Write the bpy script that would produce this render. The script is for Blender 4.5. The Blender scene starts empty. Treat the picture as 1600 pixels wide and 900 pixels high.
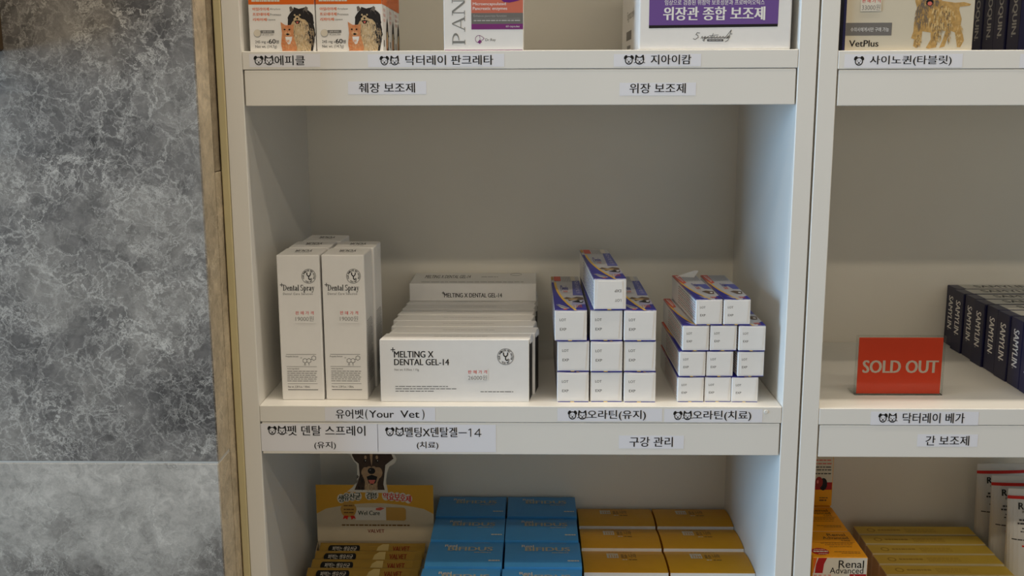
import bpy, bmesh, math, random
from mathutils import Vector, Matrix
random.seed(7)
sc = bpy.context.scene
COL = sc.collection
PI = math.pi

# ------------------------------------------------------------------ camera
CAM = Vector((0.29385, -1.08309, 0.33416))
YAW, PITCH, ROLL, FPX = -0.019772, 0.187365, -0.0032, 1644.21
fw = Vector((math.sin(YAW)*math.cos(PITCH), math.cos(YAW)*math.cos(PITCH), -math.sin(PITCH)))
rt = Vector((math.cos(YAW), -math.sin(YAW), 0)); up = rt.cross(fw)
R_ = math.cos(ROLL)*rt + math.sin(ROLL)*up
U_ = -math.sin(ROLL)*rt + math.cos(ROLL)*up
cd = bpy.data.cameras.new('camera'); cam = bpy.data.objects.new('camera', cd); COL.objects.link(cam)
cam.matrix_world = Matrix(((R_.x, U_.x, -fw.x, CAM.x), (R_.y, U_.y, -fw.y, CAM.y), (R_.z, U_.z, -fw.z, CAM.z), (0, 0, 0, 1)))
cd.sensor_width = 36; cd.lens = FPX/1600*36; cd.clip_start = 0.02
sc.camera = cam

# ------------------------------------------------------------------ light
sc.view_settings.view_transform = 'Standard'; sc.view_settings.look = 'None'
sc.view_settings.exposure = -0.14; sc.view_settings.gamma = 1.0; sc.view_settings.use_curve_mapping = False
w = bpy.data.worlds.new('world'); sc.world = w; w.use_nodes = True
w.node_tree.nodes['Background'].inputs[0].default_value = (1.0, 0.945, 0.845, 1)
w.node_tree.nodes['Background'].inputs[1].default_value = 0.118
def area(name, loc, target, sx, sy, power, color):
    l = bpy.data.lights.new(name, 'AREA'); l.shape = 'RECTANGLE'; l.size = sx; l.size_y = sy
    l.energy = power; l.color = color
    o = bpy.data.objects.new(name, l); COL.objects.link(o); o.location = loc
    d = (Vector(target)-Vector(loc)); o.rotation_euler = d.to_track_quat('-Z', 'Y').to_euler()
    return o
WARM = (1.0, 0.86, 0.66)
area('ceiling_light_front', (0.35, -0.155, 1.90), (0.35, -0.155, 0), 4.2, 0.055, 37.0, (1.0, .89, .74))
area('ceiling_light_middle', (0.35, -0.98, 1.90), (0.35, -0.98, 0), 4.2, 0.06, 17.0, WARM)
area('ceiling_light_rear', (0.35, -2.25, 1.90), (0.35, -1.4, 0), 4.6, 0.08, 21.0, WARM)
area('frontal_fill_light', (0.9, -4.6, 0.25), (0.3, 0, 0.1), 4.2, 1.7, 16.0, (1.0, .93, .80))  # added soft fill from behind the camera, lifts the cabinet interiors
area('daylight_window', (-4.0, -1.15, 0.35), (0.3, 0.0, 0.1), 2.0, 1.8, 205.0, (0.40, 0.68, 1.0))

# ------------------------------------------------------------------ materials
def srgb(r, g, b):
    f = lambda c: (c/255/12.92) if c/255 <= .04045 else ((c/255+.055)/1.055)**2.4
    return (f(r), f(g), f(b), 1)
MATS = {}
def M(name, rgb, rough=.55, noise=.04, scale=60, spec=.3, alpha=None):
    if name in MATS: return MATS[name]
    m = bpy.data.materials.new(name); m.use_nodes = True; nt = m.node_tree
    b = nt.nodes['Principled BSDF']; c = srgb(*rgb)
    b.inputs['Roughness'].default_value = rough; b.inputs['Specular IOR Level'].default_value = spec
    if noise:
        tc = nt.nodes.new('ShaderNodeTexCoord'); n = nt.nodes.new('ShaderNodeTexNoise')
        n.inputs['Scale'].default_value = scale; n.inputs['Detail'].default_value = 3
        r = nt.nodes.new('ShaderNodeValToRGB')
        r.color_ramp.elements[0].position = .3; r.color_ramp.elements[1].position = .7
        r.color_ramp.elements[0].color = tuple(x*(1-noise) for x in c[:3])+(1,)
        r.color_ramp.elements[1].color = tuple(min(1, x*(1+noise)) for x in c[:3])+(1,)
        nt.links.new(tc.outputs['Object'], n.inputs['Vector']); nt.links.new(n.outputs['Fac'], r.inputs['Fac'])
        nt.links.new(r.outputs['Color'], b.inputs['Base Color'])
    else:
        b.inputs['Base Color'].default_value = c
    MATS[name] = m; return m

def stone(name, seed, dark, mid, light, vein_c, cloud):
    m = bpy.data.materials.new(name); m.use_nodes = True; nt = m.node_tree; L = nt.links.new
    b = nt.nodes['Principled BSDF']; b.inputs['Roughness'].default_value = .42; b.inputs['Specular IOR Level'].default_value = .25
    tc = nt.nodes.new('ShaderNodeTexCoord'); mp = nt.nodes.new('ShaderNodeMapping'); mp.inputs['Location'].default_value = seed
    mp.inputs['Rotation'].default_value = (.2, -.35, .1)
    L(tc.outputs['Object'], mp.inputs['Vector'])
    def N(t, **k):
        n = nt.nodes.new(t)
        for a, v in k.items(): n.inputs[a].default_value = v
        return n
    def noise(scale, detail, rough=.55):
        n = N('ShaderNodeTexNoise', Scale=scale, Detail=detail, Roughness=rough); return n
    # warped coordinates
    wn = noise(14, 4); L(mp.outputs[0], wn.inputs['Vector'])
    wa = nt.nodes.new('ShaderNodeVectorMath'); wa.operation = 'SCALE'; wa.inputs[3].default_value = .045
    L(wn.outputs['Color'], wa.inputs[0])
    ad = nt.nodes.new('ShaderNodeVectorMath'); L(mp.outputs[0], ad.inputs[0]); L(wa.outputs[0], ad.inputs[1])
    wn2 = noise(70, 5, .7); L(mp.outputs[0], wn2.inputs['Vector'])
    wb = nt.nodes.new('ShaderNodeVectorMath'); wb.operation = 'SCALE'; wb.inputs[3].default_value = .020; L(wn2.outputs['Color'], wb.inputs[0])
    ad2 = nt.nodes.new('ShaderNodeVectorMath'); L(ad.outputs[0], ad2.inputs[0]); L(wb.outputs[0], ad2.inputs[1]); ad = ad2
    def ramp(src, stops):
        r = nt.nodes.new('ShaderNodeValToRGB'); e = r.color_ramp.elements
        e[0].position = stops[0][0]; e[0].color = stops[0][1]; e[1].position = stops[-1][0]; e[1].color = stops[-1][1]
        for p, c in stops[1:-1]:
            x = e.new(p); x.color = c
        L(src, r.inputs['Fac']); return r.outputs['Color']
    g = lambda v: (v, v, v, 1)
    big = noise(5.5, 5, .6); L(ad.outputs[0], big.inputs['Vector'])
    base = ramp(big.outputs['Fac'], [(.39, srgb(*dark)), (.5, srgb(*mid)), (.60, srgb(*light))])
    mott = noise(60, 9, .74); L(ad.outputs[0], mott.inputs['Vector'])
    mo = ramp(mott.outputs['Fac'], [(.32, g(.62)), (.5, g(.98)), (.68, g(1.30))])
    mx = nt.nodes.new('ShaderNodeMixRGB'); mx.blend_type = 'MULTIPLY'; mx.inputs[0].default_value = 1; L(base, mx.inputs[1]); L(mo, mx.inputs[2])
    out = mx.outputs[0]
    def vein(fac, amt_fac):
        nonlocal out
        mm = nt.nodes.new('ShaderNodeMath'); mm.operation = 'MULTIPLY'; L(fac, mm.inputs[0]); L(amt_fac, mm.inputs[1])
        x = nt.nodes.new('ShaderNodeMixRGB'); L(mm.outputs[0], x.inputs[0]); L(out, x.inputs[1]); x.inputs[2].default_value = srgb(*vein_c); out = x.outputs[0]
    def shifted(v):
        o2 = nt.nodes.new('ShaderNodeVectorMath'); o2.inputs[1].default_value = (v, v*.7, v*1.3); L(ad.outputs[0], o2.inputs[0]); return o2.outputs[0]
    for sc_, wdt, sv, amt in ((21, .030, 0, .55), (44, .045, 3.1, .6), (95, .07, 7.7, .40)):
        v = N('ShaderNodeTexVoronoi', Scale=sc_); v.feature = 'DISTANCE_TO_EDGE'; L(shifted(sv), v.inputs['Vector'])
        line = ramp(v.outputs['Distance'], [(0, g(1)), (wdt*.3, g(.45)), (wdt, g(0))])
        mk = noise(13+sv*2, 4, .65); L(shifted(sv*2+1), mk.inputs['Vector'])
        vein(line, ramp(mk.outputs['Fac'], [(cloud-.06, g(0)), (cloud+.10, g(amt))]))
    for sc_, wdt, sv, amt in ((9, .008, 12.3, .9), (20, .011, 15.1, .8), (44, .016, 19.7, .65)):
        n = noise(sc_, 8, .62); L(shifted(sv), n.inputs['Vector'])
        line = ramp(n.outputs['Fac'], [(.5-wdt, g(0)), (.5, g(1)), (.5+wdt, g(0))])
        mk = noise(8+sv*.3, 4, .6); L(shifted(sv*2+5), mk.inputs['Vector'])
        vein(line, ramp(mk.outputs['Fac'], [(cloud-.08, g(0)), (cloud+.12, g(amt))]))
    L(out, b.inputs['Base Color']); MATS[name] = m; return m

WHITE = M('melamine_white', (235, 232, 225), .38, .012, 8)
BACKW = M('back_panel_white', (236, 231, 219), .5, .015, 8)
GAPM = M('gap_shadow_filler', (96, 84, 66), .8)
CARD = M('white_card', (240, 238, 235), .42, .012, 90)
CARD2 = M('cream_card', (222, 214, 198), .5, .02, 90)
BLACK = M('black_print', (18, 16, 16), .5, 0)
DARKG = M('dark_grey_print', (70, 68, 68), .5, 0)
GREYP = M('grey_print', (128, 126, 124), .5, 0)
LGREY = M('light_grey_print', (176, 174, 172), .5, 0)
REDP = M('red_print', (216, 42, 30), .5, 0)
ORANGE = M('orange_print', (226, 104, 18), .45, 0)
TAPE = M('label_tape', (236, 236, 242), .3, 0)
BLACKC = M('black_card', (28, 26, 26), .5)
NAVY = M('navy_print', (40, 36, 150), .35, .03)
PURPLE = M('purple_print', (112, 80, 150), .45, 0)

# ------------------------------------------------------------------ mesh builder
TXT = {}
def text_geo(s, bold=0.0, spacing=1.0):
    k = (s, bold, spacing)
    if k in TXT: return TXT[k]
    c = bpy.data.curves.new('tmp', 'FONT'); c.body = s; c.resolution_u = 3; c.offset = bold; c.space_character = spacing
    o = bpy.data.objects.new('tmp', c); COL.objects.link(o)
    dg = bpy.context.evaluated_depsgraph_get(); ev = o.evaluated_get(dg); m = ev.to_mesh()
    vs = [(v.co.x, v.co.y) for v in m.vertices]; fs = [tuple(p.vertices) for p in m.polygons]
    ev.to_mesh_clear(); bpy.data.objects.remove(o); bpy.data.curves.remove(c)
    if not vs: vs = [(0, 0), (1, 0), (1, 1)]; fs = [(0, 1, 2)]
    x0 = min(v[0] for v in vs); x1 = max(v[0] for v in vs); y0 = min(v[1] for v in vs); y1 = max(v[1] for v in vs)
    vs = [((x-x0)/(x1-x0), (y-y0)/max(1e-6, y1-y0)) for x, y in vs]
    TXT[k] = (vs, fs); return TXT[k]

class MB:
    def __init__(s): s.v = []; s.f = []; s.m = []; s.mats = []; s.k = 0
    def mi(s, mat):
        if mat not in s.mats: s.mats.append(mat)
        return s.mats.index(mat)
    def add(s, vs, fs, mat):
        n = len(s.v); i = s.mi(mat); s.v += [tuple(v) for v in vs]; s.k = (s.k+1) % 60
        for f in fs: s.f.append(tuple(n+a for a in f)); s.m.append(i)
    def bm(s, bm, mat, facemat=None):
        bm.verts.index_update(); bm.normal_update(); n = len(s.v); s.v += [tuple(v.co) for v in bm.verts]
        for f in bm.faces:
            mt = facemat(f) if facemat else mat
            s.f.append(tuple(n+v.index for v in f.verts)); s.m.append(s.mi(mt or mat))
        bm.free()
    def box(s, x0, x1, y0, y1, z0, z1, mat, bev=.0004, facemat=None, seg=1, fn=None):
        b = bmesh.new(); bmesh.ops.create_cube(b, size=1)
        for v in b.verts: v.co = ((x0+x1)/2+v.co.x*(x1-x0), (y0+y1)/2+v.co.y*(y1-y0), (z0+z1)/2+v.co.z*(z1-z0))
        if bev: bmesh.ops.bevel(b, geom=b.edges[:], offset=bev, segments=seg, affect='EDGES', profile=.5)
        if fn: fn(b)
        s.bm(b, mat, facemat)
    def build(s, name, parent=None, loc=None, rotz=0, **props):
        me = bpy.data.meshes.new(name); me.from_pydata(s.v, [], s.f)
        for m in s.mats: me.materials.append(m)
        me.polygons.foreach_set('material_index', s.m); me.update()
        o = bpy.data.objects.new(name, me); COL.objects.link(o)
        if parent: o.parent = parent
        if loc is not None: o.location = loc
        if rotz: o.rotation_euler.z = rotz
        for k, v in props.items(): o[k] = v
        return o

class Face:
    """A flat printed face: px box (photo measurements on that face) -> plane origin + u,v metres."""
    def __init__(s, mb, org, ux, uv, w, h, px=(0, 0, 1, 1), eps=.00012, shear=0):
        s.mb = mb; s.o = Vector(org); s.u = Vector(ux); s.v = Vector(uv); s.n = s.u.cross(s.v); s.w = w; s.h = h; s.px = px; s.e = eps; s.sh = shear
    def P(s, x, y, lay=1):
        x0, y0, x1, y1 = s.px
        x = x - s.sh*(y-y0)
        a = (x-x0)/(x1-x0)*s.w; b = (y1-y)/(y1-y0)*s.h
        return s.o+s.u*a+s.v*b+s.n*(s.e*lay+s.mb.k*3e-6)
    def rect(s, x0, y0, x1, y1, mat, lay=1):
        s.mb.add([s.P(x0, y1, lay), s.P(x1, y1, lay), s.P(x1, y0, lay), s.P(x0, y0, lay)], [(0, 1, 2, 3)], mat)
    def poly(s, pts, mat, lay=1):
        s.mb.add([s.P(x, y, lay) for x, y in pts], [tuple(range(len(pts)))], mat)
    def text(s, t, x0, y0, x1, y1, mat, bold=0, lay=2, sp=1.0, rot=0):
        vs, fs = text_geo(t, min(bold, 0), sp)
        if bold > .008:                        # heavier weight: struck three times, a hair apart
            dx = bold*abs((y1-y0) if rot % 2 else (x1-x0))/len(t)*1.3
            for q in (-1, 1):
                if rot % 2: s.text(t, x0, y0+q*dx, x1, y1+q*dx, mat, .001, lay, sp, rot)
                else: s.text(t, x0+q*dx, y0, x1+q*dx, y1, mat, .001, lay, sp, rot)
        def T(a, b):
            if rot == 1: a, b = b, 1-a         # reads top to bottom
            elif rot == -1: a, b = 1-b, a      # reads bottom to top
            elif rot == 2: a, b = 1-a, 1-b
            return s.P(x0+(x1-x0)*a, y1+(y0-y1)*b, lay)
        s.mb.add([T(a, b) for a, b in vs], fs, mat)
    def disc(s, cx, cy, rx, ry, mat, lay=1, n=20, jag=0, seed=0):
        rd = random.Random(seed)
        s.poly([(cx+rx*math.cos(2*PI*i/n)*(1+(rd.random()-.5)*jag), cy+ry*math.sin(2*PI*i/n)*(1+(rd.random()-.5)*jag)) for i in range(n)], mat, lay)
    def ring(s, cx, cy, rx, ry, t, mat, lay=1, a0=0, a1=360, n=28, tx=None):
        tx = t if tx is None else tx
        vs = []; fs = []
        for i in range(n+1):
            a = math.radians(a0+(a1-a0)*i/n); c, q = math.cos(a), -math.sin(a)
            vs += [s.P(cx+rx*c, cy+ry*q, lay), s.P(cx+(rx-tx)*c, cy+(ry-t)*q, lay)]
        for i in range(n): fs.append((2*i+1, 2*i, 2*i+2, 2*i+3))
        s.mb.add(vs, fs, mat)
    def line(s, pts, wd, mat, lay=1):
        for (xa, ya), (xb, yb) in zip(pts, pts[1:]):
            d = math.hypot(xb-xa, yb-ya) or 1; nx, ny = -(yb-ya)/d*wd/2, (xb-xa)/d*wd/2; ex, ey = (xb-xa)/d*wd*.3, (yb-ya)/d*wd*.3
            s.mb.add([s.P(xa-ex+nx, ya-ey+ny, lay), s.P(xb+ex+nx, yb+ey+ny, lay), s.P(xb+ex-nx, yb+ey-ny, lay), s.P(xa-ex-nx, ya-ey-ny, lay)], [(0, 1, 2, 3)], mat)
    def fine(s, x0, x1, y, hgt, mat, seed=0, lay=1, dash=5):
        """a line of print too small to read: broken dashes"""
        rd = random.Random(seed); x = x0
        while x < x1:
            l = min(x1-x, dash*(.5+rd.random())); s.rect(x, y-hgt/2, x+l, y+hgt/2, mat, lay); x += l+dash*.18

# hand drawn serif capitals/minuscules on a unit cell (x right, y up)
def serif(F, word, x0, y0, x1, y1, mat, heavy=.17, thin=.05, lay=2, rot=0):
    G = {}
    H, t = heavy, thin
    def st(x, a=0, b=1, foot=1, head=1, e=.07):
        p = [('r', x, a, x+H, b)]
        if foot: p.append(('r', x-e, a, x+H+e, a+t))
        if head: p.append(('r', x-e, b-t, x+(H if head == 2 else H+e), b))
        return p
    xh = .66
    G['D'] = (.80, st(.07)+[('a', .22, .5, .56, .5, -90, 90)])
    G['P'] = (.70, st(.07)+[('a', .24, .73, .42, .27, -90, 90)])
    G['N'] = (.95, [('r', .12, 0, .12+t, 1), ('r', .02, 0, .27, t), ('r', 0, 1-t, .25, 1), ('q', .12, 1, .12+H, 1, .84, 0, .84-H, 0), ('r', .80, 0, .80+t, 1), ('r', .7, 1-t, .95, 1)])
    G['A'] = (.9, [('q', .42, 1, .50, 1, .84, 0, .84-H, 0), ('q', .42, 1, .47, 1, .14, 0, .09, 0), ('r', .22, .30, .66, .30+t), ('r', 0, 0, .26, t), ('r', .60, 0, .92, t)])
    G['C'] = (.85, [('a', .5, .5, .47, .5, 50, 310), ('r', .80, .70, .84, 1.0)])
    G['S'] = (.62, [('s', .31, .74, .27, .26, 25, 270), ('s', .31, .26, .29, .26, -150, 90), ('r', .52, .74, .56, 1), ('r', .02, 0, .06, .28)])
    G['e'] = (.52, [('a', .28, xh/2, .25, xh/2, 0, 320), ('r', .1, xh/2, .5, xh/2+t)])
    G['n'] = (.62, st(.06, 0, xh, 1, 2)+st(.40, 0, xh-.16, 1, 0)+[('s', .34, xh-.2, .23, .2, 0, 150)])
    G['t'] = (.38, [('r', .1, .08, .1+H, .88), ('r', 0, xh-t, .36, xh), ('s', .26, .13, .16, .13, 180, 330)])
    G['a'] = (.56, [('r', .33, .06, .33+H, xh-.14), ('s', .27, xh-.2, .22, .2, 10, 165), ('a', .24, .19, .22, .19, 40, 330), ('r', .4, 0, .56, t)])
    G['l'] = (.33, st(.07, 0, 1, 1, 2))
    G['p'] = (.62, st(.07, -.32, xh, 1, 2)+[('a', .30, xh/2, .29, xh/2, -150, 150)])
    G['r'] = (.46, st(.07, 0, xh, 1, 2)+[('d', .38, xh-.1, .08), ('s', .34, xh-.22, .16, .2, 60, 160)])
    G['y'] = (.58, [('q', .04, xh, .04+H, xh, .38, 0, .28, 0), ('q', .46, xh, .51, xh, .26, -.22, .2, -.22), ('r', 0, xh-t, .26, xh), ('r', .38, xh-t, .58, xh), ('d', .13, -.24, .09)])
    G[' '] = (.2, [])
    adv = sum(G[c][0]+.04 for c in word)
    lo = -.32 if any(c in 'py' for c in word) else 0
    def Q(a, b):
        a = a/adv; b = (b-lo)/(1-lo)
        if rot == -1: a, b = 1-b, a
        return (x0+(x1-x0)*a, y1+(y0-y1)*b)
    cx = 0
    for c in word:
        for g in G[c][1]:
            if g[0] == 'r': _, a, b, c2, d = g; F.poly([Q(cx+a, b), Q(cx+c2, b), Q(cx+c2, d), Q(cx+a, d)], mat, lay)
            elif g[0] == 'q': F.poly([Q(cx+g[i], g[i+1]) for i in (1, 3, 5, 7)], mat, lay)
            elif g[0] == 'd': F.poly([Q(cx+g[1]+g[3]*math.cos(i*PI/5), g[2]+g[3]*math.sin(i*PI/5)) for i in range(10)], mat, lay)
            else:
                _, ax, ay, rx, ry, a0, a1 = g; n = 14
                for i in range(n):
                    q = []
                    for j, k in ((i, 0), (i+1, 0), (i+1, 1), (i, 1)):
                        an = math.radians(a0+(a1-a0)*j/n)
                        if g[0] == 'a': ex, ey = rx-(H if k else 0), ry-(t if k else 0)
                        else: ww = t+(H-t)*math.sin(PI*min(1, max(0, j/n))) ; ex, ey = rx-(ww if k else 0)*.9, ry-(ww if k else 0)*.8
                        q.append(Q(cx+ax+max(.01, ex)*math.cos(an), ay+max(.01, ey)*math.sin(an)))
                    F.poly(q, mat, lay)
        cx += G[c][0]+.04

def dog_icon(F, x0, y0, x1, y1, mat, lay=2):
    w_, h_ = x1-x0, y1-y0; X = lambda a: x0+a*w_; Y = lambda b: y0+b*h_
    F.ring(X(.5), Y(.56), .41*w_, .44*h_, .10*w_, mat, lay)
    for sx in (-1, 1):
        F.poly([(X(.5+sx*a), Y(b)) for a, b in ((.14, .12), (.22, .03), (.34, .02), (.47, .14), (.52, .30), (.49, .44), (.40, .44), (.34, .30), (.24, .22))], mat, lay)
        F.disc(X(.5+sx*.17), Y(.52), .045*w_, .05*h_, mat, lay, 10)
        F.line([(X(.5), Y(.72)), (X(.5), Y(.80)), (X(.5+sx*.17), Y(.82))], .05*w_, mat, lay)
    F.disc(X(.5), Y(.68), .09*w_, .07*h_, mat, lay, 10)
def cat_icon(F, x0, y0, x1, y1, mat, lay=2):
    w_, h_ = x1-x0, y1-y0; X = lambda a: x0+a*w_; Y = lambda b: y0+b*h_
    F.ring(X(.5), Y(.60), .44*w_, .40*h_, .10*w_, mat, lay, -215, 35)
    F.line([(X(.33), Y(.24)), (X(.67), Y(.24))], .09*w_, mat, lay)
    for sx in (-1, 1):
        F.line([(X(.5+sx*.42), Y(.50)), (X(.5+sx*.36), Y(.04)), (X(.5+sx*.13), Y(.25))], .12*w_, mat, lay)
        F.line([(X(.5+sx*.33), Y(.16)), (X(.5+sx*.30), Y(.32))], .07*w_, mat, lay)
        F.disc(X(.5+sx*.17), Y(.55), .055*w_, .06*h_, mat, lay, 10)
        F.line([(X(.5), Y(.72)), (X(.5), Y(.82)), (X(.5+sx*.15), Y(.84))], .06*w_, mat, lay)
        F.line([(X(.5+sx*.36), Y(.74)), (X(.5+sx*.54), Y(.82))], .06*w_, mat, lay)
    F.disc(X(.5), Y(.70), .09*w_, .07*h_, mat, lay, 10)

def emblem(F, cx, cy, r, mat, lay=2, ky=1.0):
    F.ring(cx, cy, r, r*ky, r*.05, mat, lay)
    s_ = 'YOUR PRIVATE PET DOCTOR'
    for i, ch in enumerate(s_):
        if ch == ' ': continue
        a = math.radians(205-230*i/(len(s_)-1)); vs, fs = text_geo(ch, .02)
        hh = r*.21; ww = hh*.75; ca, sa = math.cos(a), math.sin(a)
        P = []
        for u, v in vs:
            lu = (u-.5)*ww; lv = (v-.5)*hh+r*.77
            P.append(F.P(cx+ca*lv+sa*lu, cy-(sa*lv-ca*lu)*ky, lay))
        F.mb.add(P, fs, mat)
    s_ = 'YOUR VET'
    for i, ch in enumerate(s_):
        if ch == ' ': continue
        a = math.radians(238+64*i/(len(s_)-1)); vs, fs = text_geo(ch, .02)
        hh = r*.21; ww = hh*.75; ca, sa = math.cos(a), math.sin(a)
        P = [F.P(cx+ca*(r*.77-(v-.5)*hh)-sa*(u-.5)*ww, cy-(sa*(r*.77-(v-.5)*hh)+ca*(u-.5)*ww)*ky, lay) for u, v in vs]
        F.mb.add(P, fs, mat)
    L = lambda pts: F.line([(cx+a*r, cy+b*r*ky) for a, b in pts], r*.13, mat, lay)
    L([(-.25, -.48), (-.25, -.25), (-.14, -.06), (0, -.02), (.14, -.06), (.25, -.25), (.25, -.48)])
    L([(0, -.02), (0, .32), (.1, .45), (.26, .42)])
    F.ring(cx+r*.33, cy+r*.38*ky, r*.13, r*.13*ky, r*.06, mat, lay)

def molecule(F, x0, y0, x1, y1, mat, lay=1):
    w_, h_ = x1-x0, y1-y0
    def hexa(cx, cy, r):
        F.line([(cx+r*math.cos(PI/6+i*PI/3), cy+r*math.sin(PI/6+i*PI/3)) for i in range(7)], .7, mat, lay)
    r = h_*.24
    hexa(x0+w_*.28, y0+h_*.56, r); hexa(x0+w_*.28+r*1.73, y0+h_*.56, r); hexa(x0+w_*.82, y0+h_*.28, r)
    F.line([(x0+w_*.28+r*2.6, y0+h_*.44), (x0+w_*.82-r*.86, y0+h_*.38)], .7, mat, lay)
    F.line([(x0+w_*.28, y0+h_*.8), (x0+w_*.28, y0+h_*.95)], .7, mat, lay); F.line([(x0+w_*.28+r*1.73, y0+h_*.8), (x0+w_*.28+r*1.73, y0+h_*.95)], .7, mat, lay)
    F.text('HO', x0, y0+h_*.2, x0+w_*.1, y0+h_*.32, mat, 0, lay); F.text('OH', x0+w_*.22, y0+h_*.92, x0+w_*.34, y0+h_*1.06, mat, 0, lay); F.text('O', x0+w_*.5, y0+h_*.92, x0+w_*.56, y0+h_*1.06, mat, 0, lay)

# survey of the cabinet front: photo measurements -> real positions on a plane of depth Y (fixed numbers, independent of the camera object)
SV_O = Vector((0.29385, -1.08309, 0.33416)); SV_F = Vector((-0.0194247, 0.9823064, -0.1862707)); SV_R = Vector((0.9998112, 0.0191747, -0.0031440)); SV_U = Vector((-0.0004833, 0.1862966, 0.9824934))
def at(px, py, Y):
    d = SV_F + SV_R*((px-800)/1644.21) - SV_U*((py-450)/1644.21)
    return SV_O + d*((Y-SV_O.y)/d.y)

def tag(o, label, cat, group=None):
    o['label'] = label; o['category'] = cat
    if group: o['group'] = group
    return o
def copy_tree(o, parent=None):
    c = o.copy(); COL.objects.link(c)
    if parent: c.parent = parent
    for ch in list(o.children): copy_tree(ch, c)
    return c
def empty(name, loc, rotz=0):
    o = bpy.data.objects.new(name, None); COL.objects.link(o); o.location = loc; o.rotation_euler.z = rotz; o.empty_display_size = .02
    return o
class Series:
    """first use places the prototype, later uses place copies"""
    def __init__(s, maker): s.mk = maker; s.o = None
    def put(s, loc, rotz, label, cat, group):
        if s.o is None: s.o = s.mk(); o = s.o
        else: o = copy_tree(s.o)
        o.location = loc; o.rotation_euler.z = rotz; tag(o, label, cat, group); return o

# ------------------------------------------------------------------ setting
ZC = 1.95
def struct(name, mb): return mb.build(name, kind='structure')
f_ = MB(); f_.box(-3.2, 3.2, -3.2, .6, -1.25, -1.2, M('floor_tile', (150, 142, 130), .4, .05, 6), 0); struct('floor', f_)
b_ = MB(); b_.box(-.6, 1.9, .325, .42, -1.2, ZC, M('painted_wall', (196, 188, 166), .8, .03, 12), 0); struct('wall_back', b_)
S_UP = stone('grey_marble_upper', (3.1, 1.3, 2.2), (86, 83, 81), (118, 114, 110), (150, 145, 138), (216, 211, 202), .49)
S_LO = stone('grey_marble_lower', (8.4, 5.2, 1.1), (124, 119, 113), (168, 163, 155), (190, 184, 175), (222, 217, 207), .53)
S_EDGE = stone('marble_edge_upper_warm_lit', (1.4, 9.2, 4.4), (120, 108, 90), (142, 128, 108), (162, 148, 126), (196, 182, 158), .55)  # darker upper tile; warm light on the reveal is mixed into its brown
S_EDGE2 = stone('marble_edge_lower_warm_lit', (6.4, 2.2, 7.4), (162, 148, 126), (192, 176, 150), (210, 194, 168), (230, 216, 190), .55)  # cut edge stone, lightened and browned to carry the reveal's warm light
GROUT = M('tile_joint', (200, 198, 192), .7)
ZJ = -.0428
w_ = MB()
w_.box(-1.3, -.0285, -.060, -.018, ZJ+.0007, ZC, S_UP, .0012, lambda f: S_EDGE2 if f.normal.x > .9 else None)
w_.box(-1.3, -.0288, -.060, -.018, -1.2, ZJ-.0007, S_LO, .0012, lambda f: S_EDGE2 if f.normal.x > .9 else None)
w_.box(-1.29, -.0293, -.0592, -.019, ZJ-.0012, ZJ+.0012, GROUT, 0)
w_.box(-1.3, -.0284, -.0178, .33, .252, ZC, S_EDGE, .0004)
w_.box(-1.3, -.0280, -.0178, .33, -1.2, .2512, S_EDGE2, .0004)
struct('wall_left', w_)
fl = MB(); fl.box(-.0268, -.0190, -.0005, .05, -1.2, 1.1, M('beige_filler', (208, 195, 152), .7, .03, 20), .0008); struct('trim_1', fl)
dp = MB(); dp.box(-.52, -.2115, -.118, -.0605, .3705, .95, M('dark_bronze_panel', (74, 58, 40), .5, .08, 30), .002)
tag(dp.build('wall_panel'), 'dark brown panel edge fixed to the marble wall, upper left corner', 'wall panel')

# ------------------------------------------------------------------ cabinets
TH = .0186; WI = .56; DB = .2995; PITCHZ = .3719
def cabinet(x0, z_off, label):
    c = empty('shelving_cabinet', (x0, 0, -1.2)); tag(c, label, 'shelving cabinet', None)
    zt = 1.12+1.2
    for xa, xb in ((-TH, 0), (WI, WI+TH)):
        m = MB(); m.box(xa, xb, 0, .318, 0, zt, WHITE, .0006); m.build('side_panel', c)
    m = MB(); m.box(0, WI, DB, DB+.008, .02, zt-.02, BACKW, 0); m.build('back_panel', c)
    for k in range(-3, 3):
        z = 1.2+k*PITCHZ+z_off
        m = MB(); m.box(.0003, WI-.0003, 0, DB, z-.0183, z, WHITE, .0006); m.build('shelf', c)
        m = MB(); m.box(.0016, WI-.0016, .0004, .0184, z-.0545, z-.0189, WHITE, .0006); m.build('valance', c)
    m = MB(); m.box(-TH, WI+TH, 0, .318, zt, zt+.018, WHITE, .0006); m.build('top_board', c)
    return c
cab1 = cabinet(0, 0, 'white open shelving cabinet beside the grey marble wall, holding dental boxes')
XR = .5993
cab2 = cabinet(XR, -.0015, 'white open shelving cabinet on the right, holding the red sold out sign')
sg = MB(); sg.box(.57865, .58065, .012, .03, -1.2, 1.1, GAPM, 0); struct('gap_shade_strip', sg)  # dark strip added between the cabinets, stands in for shade in the gap

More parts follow.
